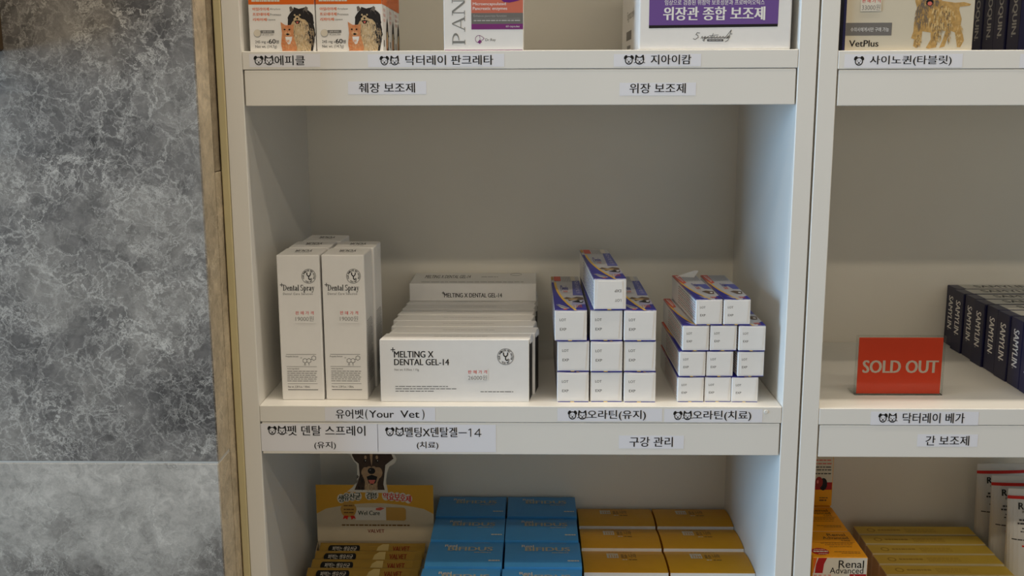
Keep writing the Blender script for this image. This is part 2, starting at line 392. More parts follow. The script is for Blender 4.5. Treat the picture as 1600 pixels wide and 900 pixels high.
# ------------------------------------------------------------------ shelf stickers
def sticker(patch, items, label, name='shelf_sticker'):
    a = at(patch[0], patch[3], -.0003); b = at(patch[2], patch[1], -.0003)
    wd, hg = b.x-a.x, b.z-a.z
    m = MB(); m.box(0, wd, -.00005, 0, 0, hg, TAPE, 0)
    o = m.build(name, loc=(a.x, .0003 if (patch[1] > 120 and patch[1] < 400) or patch[1] > 660 else -.0001, a.z)); tag(o, label, 'sticker', 'printed name labels on the shelf fronts')
    if items:
        t = MB(); F = Face(t, (0, -.00012, 0), (1, 0, 0), (0, 0, 1), wd, hg, patch, .00005)
        for it in items:
            if it[0] == 'dog': dog_icon(F, *it[1:], BLACK)
            elif it[0] == 'cat': cat_icon(F, *it[1:], BLACK)
            elif it[0] == 'line': F.line(it[1], it[2], BLACK, 2)
            else: F.text(it[0], *it[1:5], BLACK, it[5] if len(it) > 5 else .012, 2)
        t.build('lettering', o, label='black lettering and pet face symbols' if len(items) > 1 else 'black lettering')
sticker((390, 84, 500, 105), [('dog', 397, 86.5, 412, 102), ('cat', 413, 86.5, 428, 102), ('에피클', 429.5, 86.5, 476, 102)], 'name label with dog and cat faces at left end of the upper shelf edge')
sticker((575, 84, 788, 105), [('dog', 593.7, 86.5, 608, 102), ('cat', 609.5, 86.5, 624, 102), ('닥터레이 판크레타', 634, 86, 770.5, 101.8)], 'long label with dog and cat faces below the purple and coral striped box')
sticker((959, 84, 1096, 104), [('dog', 975, 85.5, 990, 101), ('cat', 991.5, 85.5, 1007, 101), ('지아이캄', 1017, 85.3, 1080, 100.8)], 'label with dog and cat faces below the large purple fronted box')
sticker((544, 127, 666, 147.5), [('췌장 보조제', 561, 129.5, 648, 145)], 'plain category label on the upper board, left of the two')
sticker((968, 129, 1088, 149.5), [('위장 보조제', 983.7, 130, 1071.5, 145.8)], 'plain category label on the upper board, right of the two')
sticker((1319, 84, 1505, 106), [('dog', 1334, 87, 1349.5, 102.6), ('사이노퀸(타블릿)', 1359, 86.5, 1487.5, 103)], 'label with one dog face below the terrier box')
sticker((1593, 84, 1690, 106), [], 'pale label cut off at the right edge of the photo, top shelf edge')
sticker((508, 637, 680, 657.5), [('유어벳', 525, 640, 568, 654), ('(', 571, 639.8, 574.5, 655.5), ('Your', 577, 641.5, 615.5, 652.5), ('Vet', 625.7, 641.5, 655, 652.5), (')', 659.5, 639.8, 663, 655.5)], 'label with Your Vet lettering below the gel boxes')
sticker((409, 662.5, 590, 705), [('dog', 419.6, 666, 433.6, 680), ('cat', 434.8, 666, 449, 680), ('펫 덴탈 스프레이', 449.8, 665.5, 570.5, 680.8), ('(유지)', 491, 690, 524.3, 702)], 'two line label with pet faces below the tall spray boxes')
sticker((590.5, 664, 775, 706), [('dog', 602.8, 668, 616.8, 682), ('cat', 618, 668, 632, 682), ('멜팅X덴탈겔', 633.5, 668, 714.5, 683), ('line', [(717, 676.3), (729, 676.3)], 1.3), ('line', [(732.5, 672), (735.5, 670.3), (735.5, 682)], 1.3), ('line', [(749, 682), (749, 670.3), (741.8, 678.6), (751.8, 678.6)], 1.3), ('(치료)', 651.4, 690, 684.8, 702)], 'two line label ending in 14, right of the spray label')
sticker((871, 638.5, 1035, 658), [('dog', 887.3, 641.5, 901.5, 655.5), ('cat', 902.7, 641.5, 917, 655.5), ('오라틴(유지)', 917.8, 641, 1009.2, 656.5)], 'label with pet faces under the left stack of toothpaste boxes')
sticker((1038, 639.5, 1192, 659.5), [('dog', 1052, 642.3, 1066, 656.3), ('cat', 1067, 642.3, 1081.3, 656.3), ('오라틴(치료)', 1082.4, 641.8, 1174, 657.3)], 'label with pet faces under the right stack of toothpaste boxes')
sticker((967, 681, 1069, 701), [('구강 관리', 983.6, 683, 1051.3, 698.2)], 'small category label on the lower board below the toothpaste boxes')
sticker((1360, 643.5, 1530, 664), [('dog', 1372, 646, 1386.3, 660.3), ('cat', 1387.2, 646, 1401.3, 660.3), ('닥터레이 베가', 1410.3, 645.5, 1507.6, 661)], 'label with pet faces below the red sold out sign')
sticker((1433, 679, 1529, 698), [('간 보조제', 1446.2, 681.3, 1515, 696.3)], 'small category label on the lower right board')
p = at(1197, 643.5, 0); m = MB(); b = bmesh.new(); bmesh.ops.create_cone(b, cap_ends=True, segments=20, radius1=.0022, radius2=.0018, depth=.0006, matrix=Matrix.Rotation(PI/2, 4, 'X')); m.bm(b, WHITE)
tag(m.build('screw_cap', loc=(p.x, -.0003, p.z)), 'tiny round white screw cover on the shelf edge, right end', 'screw cover')

# ------------------------------------------------------------------ dental spray boxes
SW, SD, SH = .046, .0495, .1605
def price(F, x0, y0, x1, y1, digits, lay=3, lab=None):
    F.text('판 매 가 격', x0, y0, x1, y0+(y1-y0)*.36, REDP, .012, lay); F.text(digits, x0, y0+(y1-y0)*.5, x1, y1, GREYP, -.004, lay)
def mk_spray():
    m = MB(); m.box(0, SW, 0, SD, 0, SH, CARD, .0012, seg=2)
    px = (433.5, 398, 500.5, 625); F = Face(m, (0, 0, 0), (1, 0, 0), (0, 0, 1), SW, SH, px, .0001, 7.5/227)
    emblem(F, 484.2, 430.5, 11.2, BLACK)
    F.line([(439.3, 443.7), (444.2, 443.7)], 1, BLACK); F.line([(441.7, 441.2), (441.7, 446.4)], 1, BLACK)
    serif(F, 'Dental Spray', 443.8, 443.6, 493.4, 455.5, BLACK)
    F.text('Dental Care Solution', 443.8, 455.9, 490, 459.2, DARKG, 0, 2, 1.25)
    F.rect(447.5, 552, 495, 552.7, GREYP); F.text('Propolis Extract', 447, 554.5, 467, 557.3, BLACK, .01)
    molecule(F, 470, 553.8, 496, 569, DARKG)
    F.rect(448, 571.4, 496, 572, GREYP); F.text('Active Ingredients', 449, 574, 468, 576.4, BLACK, .01)
    for i in range(6): F.fine(449, 496.5-(i % 3), 579+i*3.1, 1.0, GREYP, i, 1, 6)
    F.rect(449.5, 598.6, 497, 599.2, GREYP); F.text('Net wt. 3.38 fl.oz. / 100mL', 450, 602, 485, 605.2, DARKG)
    F.rect(450, 608, 498, 609, DARKG)
    T = Face(m, (0, 0, SH), (1, 0, 0), (0, 1, 0), SW, SD, (0, 0, 1, 1), .0001)
    T.text('YOUR', .30, .26, .72, .52, DARKG, .03, 1, 1, 2); T.fine(.34, .68, .62, .04, GREYP, 3, 1, .08)
    for sx, org, u in ((1, (SW, 0, 0), (0, 1, 0)), (-1, (0, SD, 0), (0, -1, 0))):
        S = Face(m, org, u, (0, 0, 1), SD, SH, (0, 0, 1, 1), .0001)
        for i in range(34): S.fine(.14, .8-.1*((i*7) % 5 == 0), .46+i*.013, .004, DARKG if i % 9 == 0 else GREYP, i, 1, .09)
    fl = MB(); fl.box(.0015, SW-.0015, .001, SD-.001, SH-.0001, SH+.0002, CARD, 0)
    o = m.build('dental_spray_box')
    ps = MB(); F2 = Face(ps, (0, -.0002, 0), (1, 0, 0), (0, 0, 1), SW, SH, px, .0001, 7.5/227)
    F2.rect(461, 481.5, 495, 503.5, CARD, 1); price(F2, 463, 484.4, 491.5, 500, '19000원', 2)
    ps.build('price_sticker', o, label='small white price sticker with red heading')
    return o
sp = Series(mk_spray)
gS = 'white dental spray cartons on the middle shelf'
for loc, rz, lb in (((.0205, .0208, 0), 0, 'tall white dental spray box at front left, beside the cabinet side'),
                    ((.0684, .0218, 0), -.012, 'tall white dental spray box at front right of its group, beside the gel boxes'),
                    ((.0212, .0745, 0), .01, 'tall white spray box in the middle of the left row, behind the front one'),
                    ((.0712, .0735, 0), -.01, 'tall white spray box standing behind the front right spray box'),
                    ((.0255, .1270, 0), -.02, 'rearmost tall white spray box of the left row')):
    sp.put(loc, rz, lb, 'box', gS)

# ------------------------------------------------------------------ dental gel boxes
GW, GD, GH = .161, .0285, .0698
def mk_gel():
    def fm(f):
        return BLACKC if abs(f.normal.x) > .9 and f.calc_area() > .0004 else None
    def rack(b):
        for v in b.verts: v.co.x += v.co.y*.13
    m = MB(); m.box(0, GW, 0, GD, 0, GH, CARD, .0007, fm, 1, rack)
    px = (594.3, 530.5, 826.7, 629); F = Face(m, (0, 0, 0), (1, 0, 0), (0, 0, 1), GW, GH, px, .0001)
    F.line([(612, 546.6), (618.2, 546.6)], 1.3, BLACK); F.line([(615.1, 543.3), (615.1, 550)], 1.3, BLACK)
    F.text('MELTING X', 616.8, 548.6, 678, 558.8, BLACK, .028); F.text('DENTAL GEL-14', 616.8, 561, 702, 570.8, BLACK, .028)
    F.text('Net wt. 0.35oz. / 10g', 616.8, 576, 655, 580.4, GREYP)
    F.fine(617.6, 700, 604.3, 1.3, GREYP, 1, 1, 7); F.fine(617.6, 713, 608, 1.3, GREYP, 2, 1, 7); F.fine(617.6, 678, 611.8, 1.3, GREYP, 3, 1, 7)
    F.fine(750.7, 802, 612.5, 1.3, GREYP, 4, 1, 7)
    emblem(F, 790.1, 557.3, 12.8, BLACK)
    T = Face(m, (0, 0, GH), (1, 0, 0), (0, 1, 0), GW, GD, (0, 0, 1, 1), .0001)
    T.fine(.36, .72, .5, .03, LGREY, 5, 1, .03)
    o = m.build('dental_gel_box')
    e = MB()   # tuck flap showing at the right end
    q = [(GW+.0004, .001, GH-.0004), (GW+.0040, GD-.002, GH-.0006), (GW+.0046, GD-.006, GH-.0065), (GW+.0012, .003, GH-.0055)]
    e.add(q+[(a-.0004, b, c-.0003) for a, b, c in q], [(0, 1, 2, 3), (7, 6, 5, 4), (0, 4, 5, 1), (1, 5, 6, 2), (2, 6, 7, 3), (3, 7, 4, 0)], CARD)
    e.build('tuck_flap', o, label='folded white flap at the end')
    return o
gl = Series(mk_gel); gG = 'white dental gel cartons in a row on the middle shelf'
xs = (.1293, .1358, .1338, .1318, .1328, .1343, .1355, .1352, .1350)
names = ('frontmost wide white gel box with its full printed front in view', 'second gel box in the row, directly behind the frontmost', 'third gel box in the row, seen as a thin white top edge', 'fourth gel box in the row, seen as a thin white top edge', 'fifth gel box, just ahead of those under the lying box', 'sixth gel box, its top edge touching the shadow of the lying box', 'gel box under the front of the lying box', 'gel box under the middle of the lying box', 'rearmost upright gel box, under the lying box by the back panel')
for i, (x, nm) in enumerate(zip(xs, names)):
    o = gl.put((x, .0143+i*.0318 if i else .0143, 0), (.004, -.006, .003, -.004, .005, 0, 0, 0, 0)[i], nm, 'box', gG)
    if i == 0:
        ps = MB(); F2 = Face(ps, (0, -.0002, 0), (1, 0, 0), (0, 0, 1), GW, GH, (594.3, 530.5, 826.7, 629), .0001)
        F2.rect(729.5, 576, 763, 595, CARD, 1); price(F2, 731.5, 578.5, 761, 594, '26000원', 2)
        g0 = o; PS = ps
PS.build('price_sticker', g0, label='small white price sticker with red heading')
# the one lying on top: main face up, narrow side forward
m = MB(); FH, FD = .0225, .077
m.box(0, .1605, 0, FD, 0, FH, CARD, .0007, lambda f: BLACKC if abs(f.normal.x) > .9 and f.calc_area() > .0004 else None)
F = Face(m, (0, 0, 0), (1, 0, 0), (0, 0, 1), .1605, FH, (640, 443, 838, 470.5), .0001)
F.line([(691, 457.6), (694.8, 457.6)], 1, BLACK); F.line([(692.9, 455.6), (692.9, 459.7)], 1, BLACK)
F.text('MELTING X DENTAL GEL-14', 694.3, 457.8, 784.3, 464.6, BLACK, .03)
T = Face(m, (0, 0, FH), (1, 0, 0), (0, 1, 0), .1605, FD, (645, 426, 838, 443), .0001)
T.text('MELTING X DENTAL GEL-14', 664, 429.5, 735, 434.5, DARKG, .02, 1, 1); T.fine(662, 818, 440.5, .8, LGREY, 2, 1, 9); T.fine(752, 778, 432.5, 1, LGREY, 2, 1, 6)
T.ring(806, 428.4, 9, 2.2, .5, GREYP)
o = m.build('dental_gel_box', loc=(.1383, .2205, .0700)); tag(o, 'white gel box lying flat on top of the upright gel boxes at the back', 'box', gG)

# ------------------------------------------------------------------ toothpaste boxes
YEL = M('yellow_print', (236, 190, 70), .4, 0); LAV = M('lavender_print', (176, 172, 200), .35, 0); PALE = M('pale_grey_print', (196, 194, 196), .35, 0)
DOGB = M('dog_brown_print', (104, 84, 64), .5, 0); DOGT = M('dog_tan_print', (186, 158, 112), .5, 0); BLUEP = M('mid_blue_print', (92, 96, 170), .4, 0); PINK = M('coral_print', (210, 92, 74), .45, 0)
GOLD = M('gold_print', (196, 150, 70), .4, 0)
def curve_pts(u0, u1, n=10):
    # wedge boundary from the front edge sweeping to the back left
    return [(u0+(u1-u0)*(1-(1-i/n)**2.2), i/n) for i in range(n+1)]
def mk_tooth(W, H, D, kind):
    m = MB(); m.box(0, W, 0, D, 0, H, CARD, .0007)
    # printed colour strip wrapping at the bottom rim of the end
    T = Face(m, (0, 0, H), (1, 0, 0), (0, 1, 0), W, D, (0, 1, 1, 0), .0001)   # y given as 0 front .. 1 back
    T.rect(.0, 1, 1, 0.004, PALE, 1)
    if kind == 'a':
        c = curve_pts(.66, .13)
        T.poly([(0, 0.004)]+[(u-.05, v*.80) for u, v in c]+[(0, .80)], NAVY, 2)
        T.poly([(u-.05, v*.80) for u, v in c]+[(u+.03, v*.80) for u, v in reversed(c)], YEL, 3)
        T.poly([(.60, .004), (1, .004), (1, .18), (.78, .12)], NAVY, 2)
        T.poly([(.55, .13), (1, .16), (1, .28), (.6, .24)], LAV, 2)
        T.text('1 오라', .62, .14, .88, .06, PINK, .02, 4)
        T.poly([(.06, .14), (.16, .15), (.48, .05), (.36, .03), (.22, .045)], PALE, 3); T.line([(.1, .13), (.40, .05)], .02, GREYP, 4)
        T.poly([(.26, .035), (.42, .035), (.36, .012), (.28, .012)], PINK, 4)
        # dogs and cat lying
        T.poly([(.32, .31), (.44, .35), (.60, .32), (.78, .36), (.98, .34), (.99, .28), (.8, .26), (.66, .27), (.5, .24), (.46, .29)], DOGB, 3)
        T.poly([(.44, .29), (.62, .315), (.82, .30), (.74, .27), (.56, .26)], DOGT, 4); T.poly([(.58, .22), (.78, .26), (.97, .24), (.92, .19), (.74, .20)], BLACK, 3); T.disc(.88, .23, .05, .015, CARD, 4, 10)
        T.poly([(.66, .4), (1, .4), (1, .85), (.74, .85)], BLUEP, 2)
        T.text('오라틴', .80, .84, .93, .46, LAV, .02, 3, 1, 1)
        T.text('Oratin', .28, .70, .54, .50, NAVY, .05, 3); T.rect(.3, .47, .6, .55, PALE, 4); T.text('오라틴', .36, .53, .5, .48, PINK, .04, 5)
        T.rect(.1, .99, .34, .84, PINK, 3); T.rect(.0, .99, .08, .88, GOLD, 3)
        for i in range(7): T.line([(.4+i*.06, .98), (.4+i*.06, .82)], .012, GREYP, 3)
        T.rect(.70, .99, .86, .84, CARD2, 4)
    else:
        c = curve_pts(.52, .05)
        T.poly([(0, 0.004)]+[(u-.04, v*.78) for u, v in c]+[(0, .78)], NAVY, 2)
        T.poly([(u-.04, v*.78) for u, v in c]+[(u+.04, v*.78) for u, v in reversed(c)], YEL, 3)
        T.poly([(0, 1), (.27, 1), (.27, .66), (.10, .62), (0, .80)], PINK, 3); T.line([(.10, .95), (.17, .70)], .03, CARD, 4); T.line([(.17, .95), (.22, .74)], .02, CARD, 4)
        T.poly([(.60, .60), (1, .60), (1, .40), (.74, .40)], BLUEP, 2); T.text('Oratin', .42, .64, .62, .50, NAVY, .05, 3)
        T.text('오라', .42, .48, .58, .38, PINK, .04, 3)
        T.poly([(.52, .30), (.7, .33), (.98, .30), (.9, .20), (.70, .20)], DOGB, 3); T.disc(.84, .25, .06, .02, CARD, 4, 10)
        T.poly([(.70, .004), (1, .004), (1, .14), (.84, .10)], NAVY, 2); T.text('99%', .62, .09, .85, .03, PINK, .03, 4); T.poly([(.18, .12), (.3, .10), (.5, .02), (.34, .03)], LAV, 3)
        for i in range(9): T.line([(.34+i*.07, .98), (.34+i*.07, .74)], .012, GREYP, 3)
    L = Face(m, (0, D, 0), (0, -1, 0), (0, 0, 1), D, H, (0, 0, 1, 1), .0001)
    pc = M('violet_grey_print', (130, 124, 170), .5, 0) if kind == 'a' else M('dull_red_print', (180, 120, 112), .5, 0)
    for i in range(8):
        L.fine(.30, .98, .16+i*.095, .028, pc if i % 3 else GREYP, i, 1, .07)
    if kind == 'b': L.rect(.0, 0, .55, .035, PINK, 2); L.rect(.55, 0, 1, .035, NAVY, 2)
    else: L.rect(0, 0, 1, .03, NAVY, 2)
    Rr = Face(m, (W, 0, 0), (0, 1, 0), (0, 0, 1), D, H, (0, 0, 1, 1), .0001)
    for i in range(8): Rr.fine(.06, .7, .16+i*.095, .028, GREYP, i+20, 1, .07)
    F = Face(m, (0, 0, 0), (1, 0, 0), (0, 0, 1), W, H, (0, 0, 1, 1), .0001)
    F.rect(.03, .975, .42, 1.0, NAVY, 2); F.rect(.42, .98, .54, 1, YEL, 2); F.rect(.54, .975, .99, 1.0, NAVY, 2)
    F.rect(.02, 0, .98, .012, NAVY, 2)
    o = m.build('toothpaste_box')
    e = MB(); t = .0004
    pts = [(.08, .05), (.93, .05), (.88, .93), (.13, .93)]
    q = [(W*a, H*(1-b)) for a, b in pts]
    e.add([(a, -t, b) for a, b in q]+[(a, 0, b) for a, b in q], [(0, 3, 2, 1)] + [(i, (i+1) % 4, 4+(i+1) % 4, 4+i) for i in range(4)], CARD)
    E_ = Face(e, (0, -t, 0), (1, 0, 0), (0, 0, 1), W, H, (0, 0, 1, 1), .00005)
    E_.text('LOT', .15, .265, .35, .35, DARKG, .01, 1); E_.text('EXP', .16, .575, .36, .66, DARKG, .01, 1)
    e.build('end_flap', o, label='white end flap printed LOT and EXP')
    return o
A_W, A_H, A_D = .0342, .0333, .205
ta = Series(lambda: mk_tooth(A_W, A_H, A_D, 'a')); gA = 'white and blue toothpaste boxes, left stack'
rows = ('bottom', 'middle', 'third')
cols = ('left', 'centre', 'right')
PA = {(0, 0): (.3206, 0), (0, 1): (.3566, .002), (0, 2): (.3927, 0), (1, 0): (.3208, .004), (1, 1): (.3564, 0), (1, 2): (.3922, -.003), (2, 0): (.3178, .004), (2, 1): (.3558, .01), (2, 2): (.3917, .006)}
for (r, c), (x, rz) in PA.items():
    ta.put((x, .0158+.001*((r+c) % 2), r*(A_H+.0008)), rz, 'toothpaste box, %s row %s of the left stack, white end forward' % (rows[r], cols[c]) + (', patterned top showing' if r == 2 else ''), 'box', gA)
o = ta.put((.3592, .0150, 3*(A_H+.0008)), .03, 'toothpaste box lying alone across the top of the left stack, its end print upside down', 'box', gA)
for ch in o.children:       # its end flap is printed the other way up
    ch.location = (A_W, 0, A_H); ch.rotation_euler = (0, PI, 0)
B_W, B_H, B_D = .0284, .0276, .146
tb = Series(lambda: mk_tooth(B_W, B_H, B_D, 'b')); gB = 'smaller white toothpaste boxes, right stack'
PB = [(0, 0, .4506, .005), (0, 1, .4801, 0), (0, 2, .5090, 0), (1, 0, .4517, .01), (1, 1, .4812, 0), (1, 2, .5145, .05), (2, 0, .4546, .02), (2, 1, .4842, .012), (2, 2, .5146, .005), (3, 0, .4680, .045), (3, 1, .4977, .015)]
rn = ('bottom', 'second', 'third', 'top')
for r, c, x, rz in PB:
    side = cols[c] if r < 3 else ('left', 'right')[c]
    tb.put((x, .0172+.0008*(c % 2), r*(B_H+.0009)), rz, 'smaller toothpaste box in the right stack, %s row, %s one' % (rn[r], side), 'box', gB)
# torn clear film standing up at the back of the top left one
CLEAR = bpy.data.materials.new('clear_plastic'); CLEAR.use_nodes = True
nt = CLEAR.node_tree; nt.nodes.remove(nt.nodes['Principled BSDF']); tr = nt.nodes.new('ShaderNodeBsdfTransparent'); gs = nt.nodes.new('ShaderNodeBsdfGlossy'); gs.inputs['Roughness'].default_value = .08
tr.inputs[0].default_value = (.975, .98, .975, 1); mxs = nt.nodes.new('ShaderNodeMixShader'); fr = nt.nodes.new('ShaderNodeFresnel'); fr.inputs['IOR'].default_value = 1.22
nt.links.new(fr.outputs[0], mxs.inputs[0]); nt.links.new(tr.outputs[0], mxs.inputs[1]); nt.links.new(gs.outputs[0], mxs.inputs[2]); nt.links.new(mxs.outputs[0], nt.nodes['Material Output'].inputs['Surface'])
m = MB(); FILM = M('frosted_film', (224, 222, 216), .3, .02)
m.add([(0, 0, 0), (.020, -.006, 0), (.0245, -.008, .0085), (.021, -.005, .0086), (.010, 0, .0032), (0, .0006, .0005), (.020, -.0056, 0)], [(0, 1, 2, 3, 4, 5), (5, 4, 3, 2, 6)], FILM)
tag(m.build('film_scrap', loc=(.4655, .155, 4*(B_H+.0009)-.0009)), 'torn scrap of clear film sticking up behind the top left toothpaste box', 'plastic film')

# ------------------------------------------------------------------ top shelf, main cabinet
ZT = PITCHZ
FURK = M('fur_black', (44, 40, 40), .8, .15, 300); FURC = M('fur_cream', (206, 180, 140), .8, .15, 300); CATO = M('fur_ginger', (214, 146, 100), .8, .12, 300); CATL = M('fur_ginger_light', (226, 176, 130), .8, 0)
FURG = M('fur_grey', (112, 104, 98), .8, .15, 300); FURT = M('fur_taupe', (160, 140, 114), .8, 0); FURL = M('fur_pale_cream', (222, 204, 172), .8, 0); TONG = M('tongue_pink', (214, 110, 96), .5, 0)
def fur(F, cx, cy, rx, ry, mats, n, ln, wd, lay, seed, lean=0):
    rd = random.Random(seed)
    for i in range(n):
        a = rd.random()*2*PI; r = math.sqrt(rd.random()); x = cx+rx*r*math.cos(a); y = cy+ry*r*math.sin(a)
        dx = (x-cx)/rx*ln*.35+lean+(rd.random()-.5)*ln*.5; l = ln*(.6+.8*rd.random())
        F.poly([(x-wd/2, y), (x+wd/2, y), (x+dx, y+l)], mats[rd.randrange(len(mats))], lay)
def pomeranian(F, lay=2):
    D = F.disc
    F.poly([(463, 10), (461, 18), (453, 30), (452, 42), (458, 56), (462, 80), (490, 80), (494, 60), (495, 44), (490, 24), (481, 10), (472, 13)], FURK, lay)
    D(473, 30, 21, 18, FURK, lay, 26, .12, 1); D(478, 52, 17, 24, FURK, lay, 26, .12, 2)
    D(472, 40, 14, 13, FURC, lay+1, 24, .18, 3); D(474, 60, 12, 18, FURC, lay+1, 22, .22, 4); fur(F, 486, 50, 7, 16, [FURG, FURK, FURC, FURT], 110, 6, 1.3, lay+2, 5); fur(F, 473, 46, 13, 14, [FURC, FURT, FURL, FURL], 140, 5, 1.3, lay+2, 6); fur(F, 475, 66, 12, 9, [FURC, FURT, FURL], 90, 6, 1.3, lay+2, 7); fur(F, 475, 26, 17, 14, [FURK, FURG, FURK, FURK], 50, 5, 1.4, lay+1, 9)
    D(468, 72, 5, 10, FURC, lay+2, 14, .2, 6); D(483, 72, 5, 9, FURC, lay+2, 14, .2, 7)
    D(467, 21, 10, 7, FURK, lay+2, 18, .1, 8); D(476, 21, 10, 7, FURK, lay+2, 18, .1, 9)
    F.poly([(456, 10), (459, 8.5), (463, 14), (457, 17)], FURG, lay+3); F.poly([(478, 14), (482, 8.5), (485, 11), (484, 18)], FURG, lay+3)
    D(468, 29, 6, 6, FURC, lay+3, 16, .15, 10); D(464, 22, 1.5, 1.5, FURC, lay+3, 8); D(472, 22, 1.5, 1.5, FURC, lay+3, 8)
    D(463, 25, 1.8, 1.6, BLACK, lay+4, 10); D(473, 25, 1.8, 1.6, BLACK, lay+4, 10); D(467.8, 27.5, 1.7, 1.5, BLACK, lay+4, 10)
    F.poly([(463, 31), (467.8, 30), (473, 31), (470, 35.5), (466, 35.5)], BLACK, lay+4); F.poly([(465.5, 32), (470.3, 32), (468, 35.5)], TONG, lay+5)
def ginger_cat(F, lay=8):
    D = F.disc
    F.poly([(441.5, 32.5), (449.5, 38), (457, 37), (462, 36), (461, 46), (462, 58), (466, 72), (464, 80), (443, 80), (441, 66), (443, 50)], CATO, lay)
    F.poly([(448, 55), (459, 55), (457, 64), (453, 68), (449, 62)], CARD, lay+1); fur(F, 452, 67, 9, 8, [CATL, CATO, CATO], 50, 5, 1.3, lay+1, 3)
    D(452, 50, 5, 3.6, CATL, lay+1, 12); D(447.5, 44, 1.6, 1.2, BLACK, lay+2, 8); D(455, 44, 1.6, 1.2, BLACK, lay+2, 8); D(452, 47.5, 1, .8, TONG, lay+2, 8); F.poly([(448.6, 51.4), (451.8, 49.5), (455.6, 51.4), (452, 53)], BLACK, lay+2)
    for i in range(3): F.line([(442.6, 60+i*5), (447, 62+i*5)], .7, ORANGE, lay+2); F.line([(449+i*2, 37), (449.6+i*2, 41)], .6, ORANGE, lay+2)
PW, PD, PH = .0672, .0455, .082
def mk_pet():
    m = MB(); m.box(0, PW, 0, PD, 0, PH, CARD, .0007)
    px = (391.5, -49.5, 495.5, 77.5); F = Face(m, (0, 0, 0), (1, 0, 0), (0, 0, 1), PW, PH, px, .00007)
    F.rect(392, -40, 495, 5.8, ORANGE, 1); F.fine(397, 441, 0, 3, CARD2, 2, 2, 4)
    F.text('아밀라아제', 398, 10.3, 424, 15.2, ORANGE, .02); F.text('Amylase', 425.5, 11.3, 442, 14.8, GREYP)
    F.text('프로테아제', 398, 18.2, 424, 23.2, ORANGE, .02); F.text('Protease', 425.5, 19.3, 442.8, 22.8, GREYP)
    F.text('리파아제', 398.3, 26.2, 419.5, 31, ORANGE, .02); F.text('Lipase', 421, 27.3, 433.5, 31, GREYP)
    F.disc(404.2, 50, 6.2, 6.2, LGREY, 1); F.disc(403.8, 49.2, 5.4, 5.4, CARD2, 2)
    F.rect(409, 45, 430.8, 49.5, GREYP, 1); F.text('실제 사이즈', 412.5, 45.8, 427, 48.8, CARD, 0, 2); F.ring(420, 51.6, 10.5, 2.1, .3, LGREY, 1); F.fine(412, 429, 51.7, 1.2, LGREY, 1)
    F.text('245 mg x', 400, 60.5, 421, 66, DARKG, 0); F.text('60', 421.5, 58.6, 432.3, 65.5, BLACK, .03); F.text('정', 432.8, 60.2, 437.2, 65.5, BLACK, .02)
    F.text('Net wt. (14.7g)', 400, 67.6, 433.8, 73.4, DARKG, 0)
    pomeranian(F); ginger_cat(F)
    S = Face(m, (PW, 0, 0), (0, 1, 0), (0, 0, 1), PD, PH, (0, -49.5, 1, 77.5), .00007)
    S.rect(0, -40, 1, 5.8, ORANGE, 1)
    for i in range(3): S.text('아밀라', .15, 11+i*8, .5, 16+i*8, PINK, 0, 2)
    S.poly([(.58, 78), (.58, 44), (.66, 32), (.78, 24), (.9, 34), (.95, 50), (.92, 78)], FURK, 2); S.disc(.72, 58, .1, 14, FURC, 3, 14, .2, 2); S.disc(.62, 66, .07, 11, CATO, 4, 14, .1, 2)
    S.rect(.18, 60, .3, 70, DARKG, 1)
    return m.build('pet_supplement_box')
pt = Series(mk_pet); gP = 'orange topped pet supplement boxes'
for loc, lb in (((.0067, .0085, ZT), 'orange banded supplement box with dog and cat photo, leftmost on the top shelf'), ((.0749, .0085, ZT), 'orange banded supplement box with dog and cat photo, right one in front'),
                ((.0747, .0565, ZT), 'orange banded supplement box behind the front right one, only its side showing'), ((.0744, .1045, ZT), 'rearmost orange banded supplement box, only its side showing')):
    pt.put(loc, 0, lb, 'box', gP)

# coral / grey / purple capsule box
m = MB(); w2, h2 = .0802, .115
CORAL = M('coral_panel', (206, 112, 90), .5, 0); SLATE = M('slate_panel', (116, 112, 108), .5, 0); PLUM = M('plum_panel', (126, 48, 118), .45, 0)
m.box(0, w2, 0, .05, 0, h2, CARD, .0007); m.box(.001, w2-.001, -.0001, .05, 0, .0008, PLUM, 0)
px = (694.5, -99.5, 818.2, 77.3); F = Face(m, (0, 0, 0), (1, 0, 0), (0, 0, 1), w2, h2, px, .0001)
F.rect(737.5, -60, 817.6, 20.8, CORAL); F.rect(737.5, 20.8, 817.6, 37.2, SLATE, 2); F.rect(737.5, 37.2, 817.6, 45.4, PLUM, 2)
F.poly([(783, -14), (816, -14), (812, 2), (804, 4), (797, 5.4), (788, 4.6), (783.5, 1)], M('purple_blob', (110, 34, 120), .45, 0), 2)
F.text('Microencapsulated', 740, 5, 791, 10.6, CARD, .01); F.text('Pancreatic enzymes', 740, 11.8, 793, 17.6, CARD, .015)
F.text('Enhance pancreas function', 741, 23.3, 792, 28, LGREY, 0, 3); F.rect(741, 29, 813, 29.3, LGREY, 3); F.fine(741, 813, 32.2, 2, LGREY, 3, 3, 6)
F.text('60 capsules', 791, 39.6, 812, 43.2, CARD, 0, 3)
serif(F, 'PANC', 707.5, -25, 727.5, 68, M('silver_print', (132, 132, 128), .35, 0), .13, .05, 2, -1)
F.ring(749.3, 60, 6.2, 6, .7, PLUM, 2, 70, 290); F.line([(749.5, 54.5), (751, 60)], .5, PLUM, 2); F.line([(750, 54.5), (754, 56.2), (757, 59), (754.5, 61.5), (751, 62)], .7, PLUM, 2)
F.rect(749.2, 61, 751.4, 67, PLUM, 2); F.rect(747.4, 62.9, 753.2, 65.1, PLUM, 2); F.text('Dr.Ray', 759, 59.2, 775, 64.2, DARKG, 0)
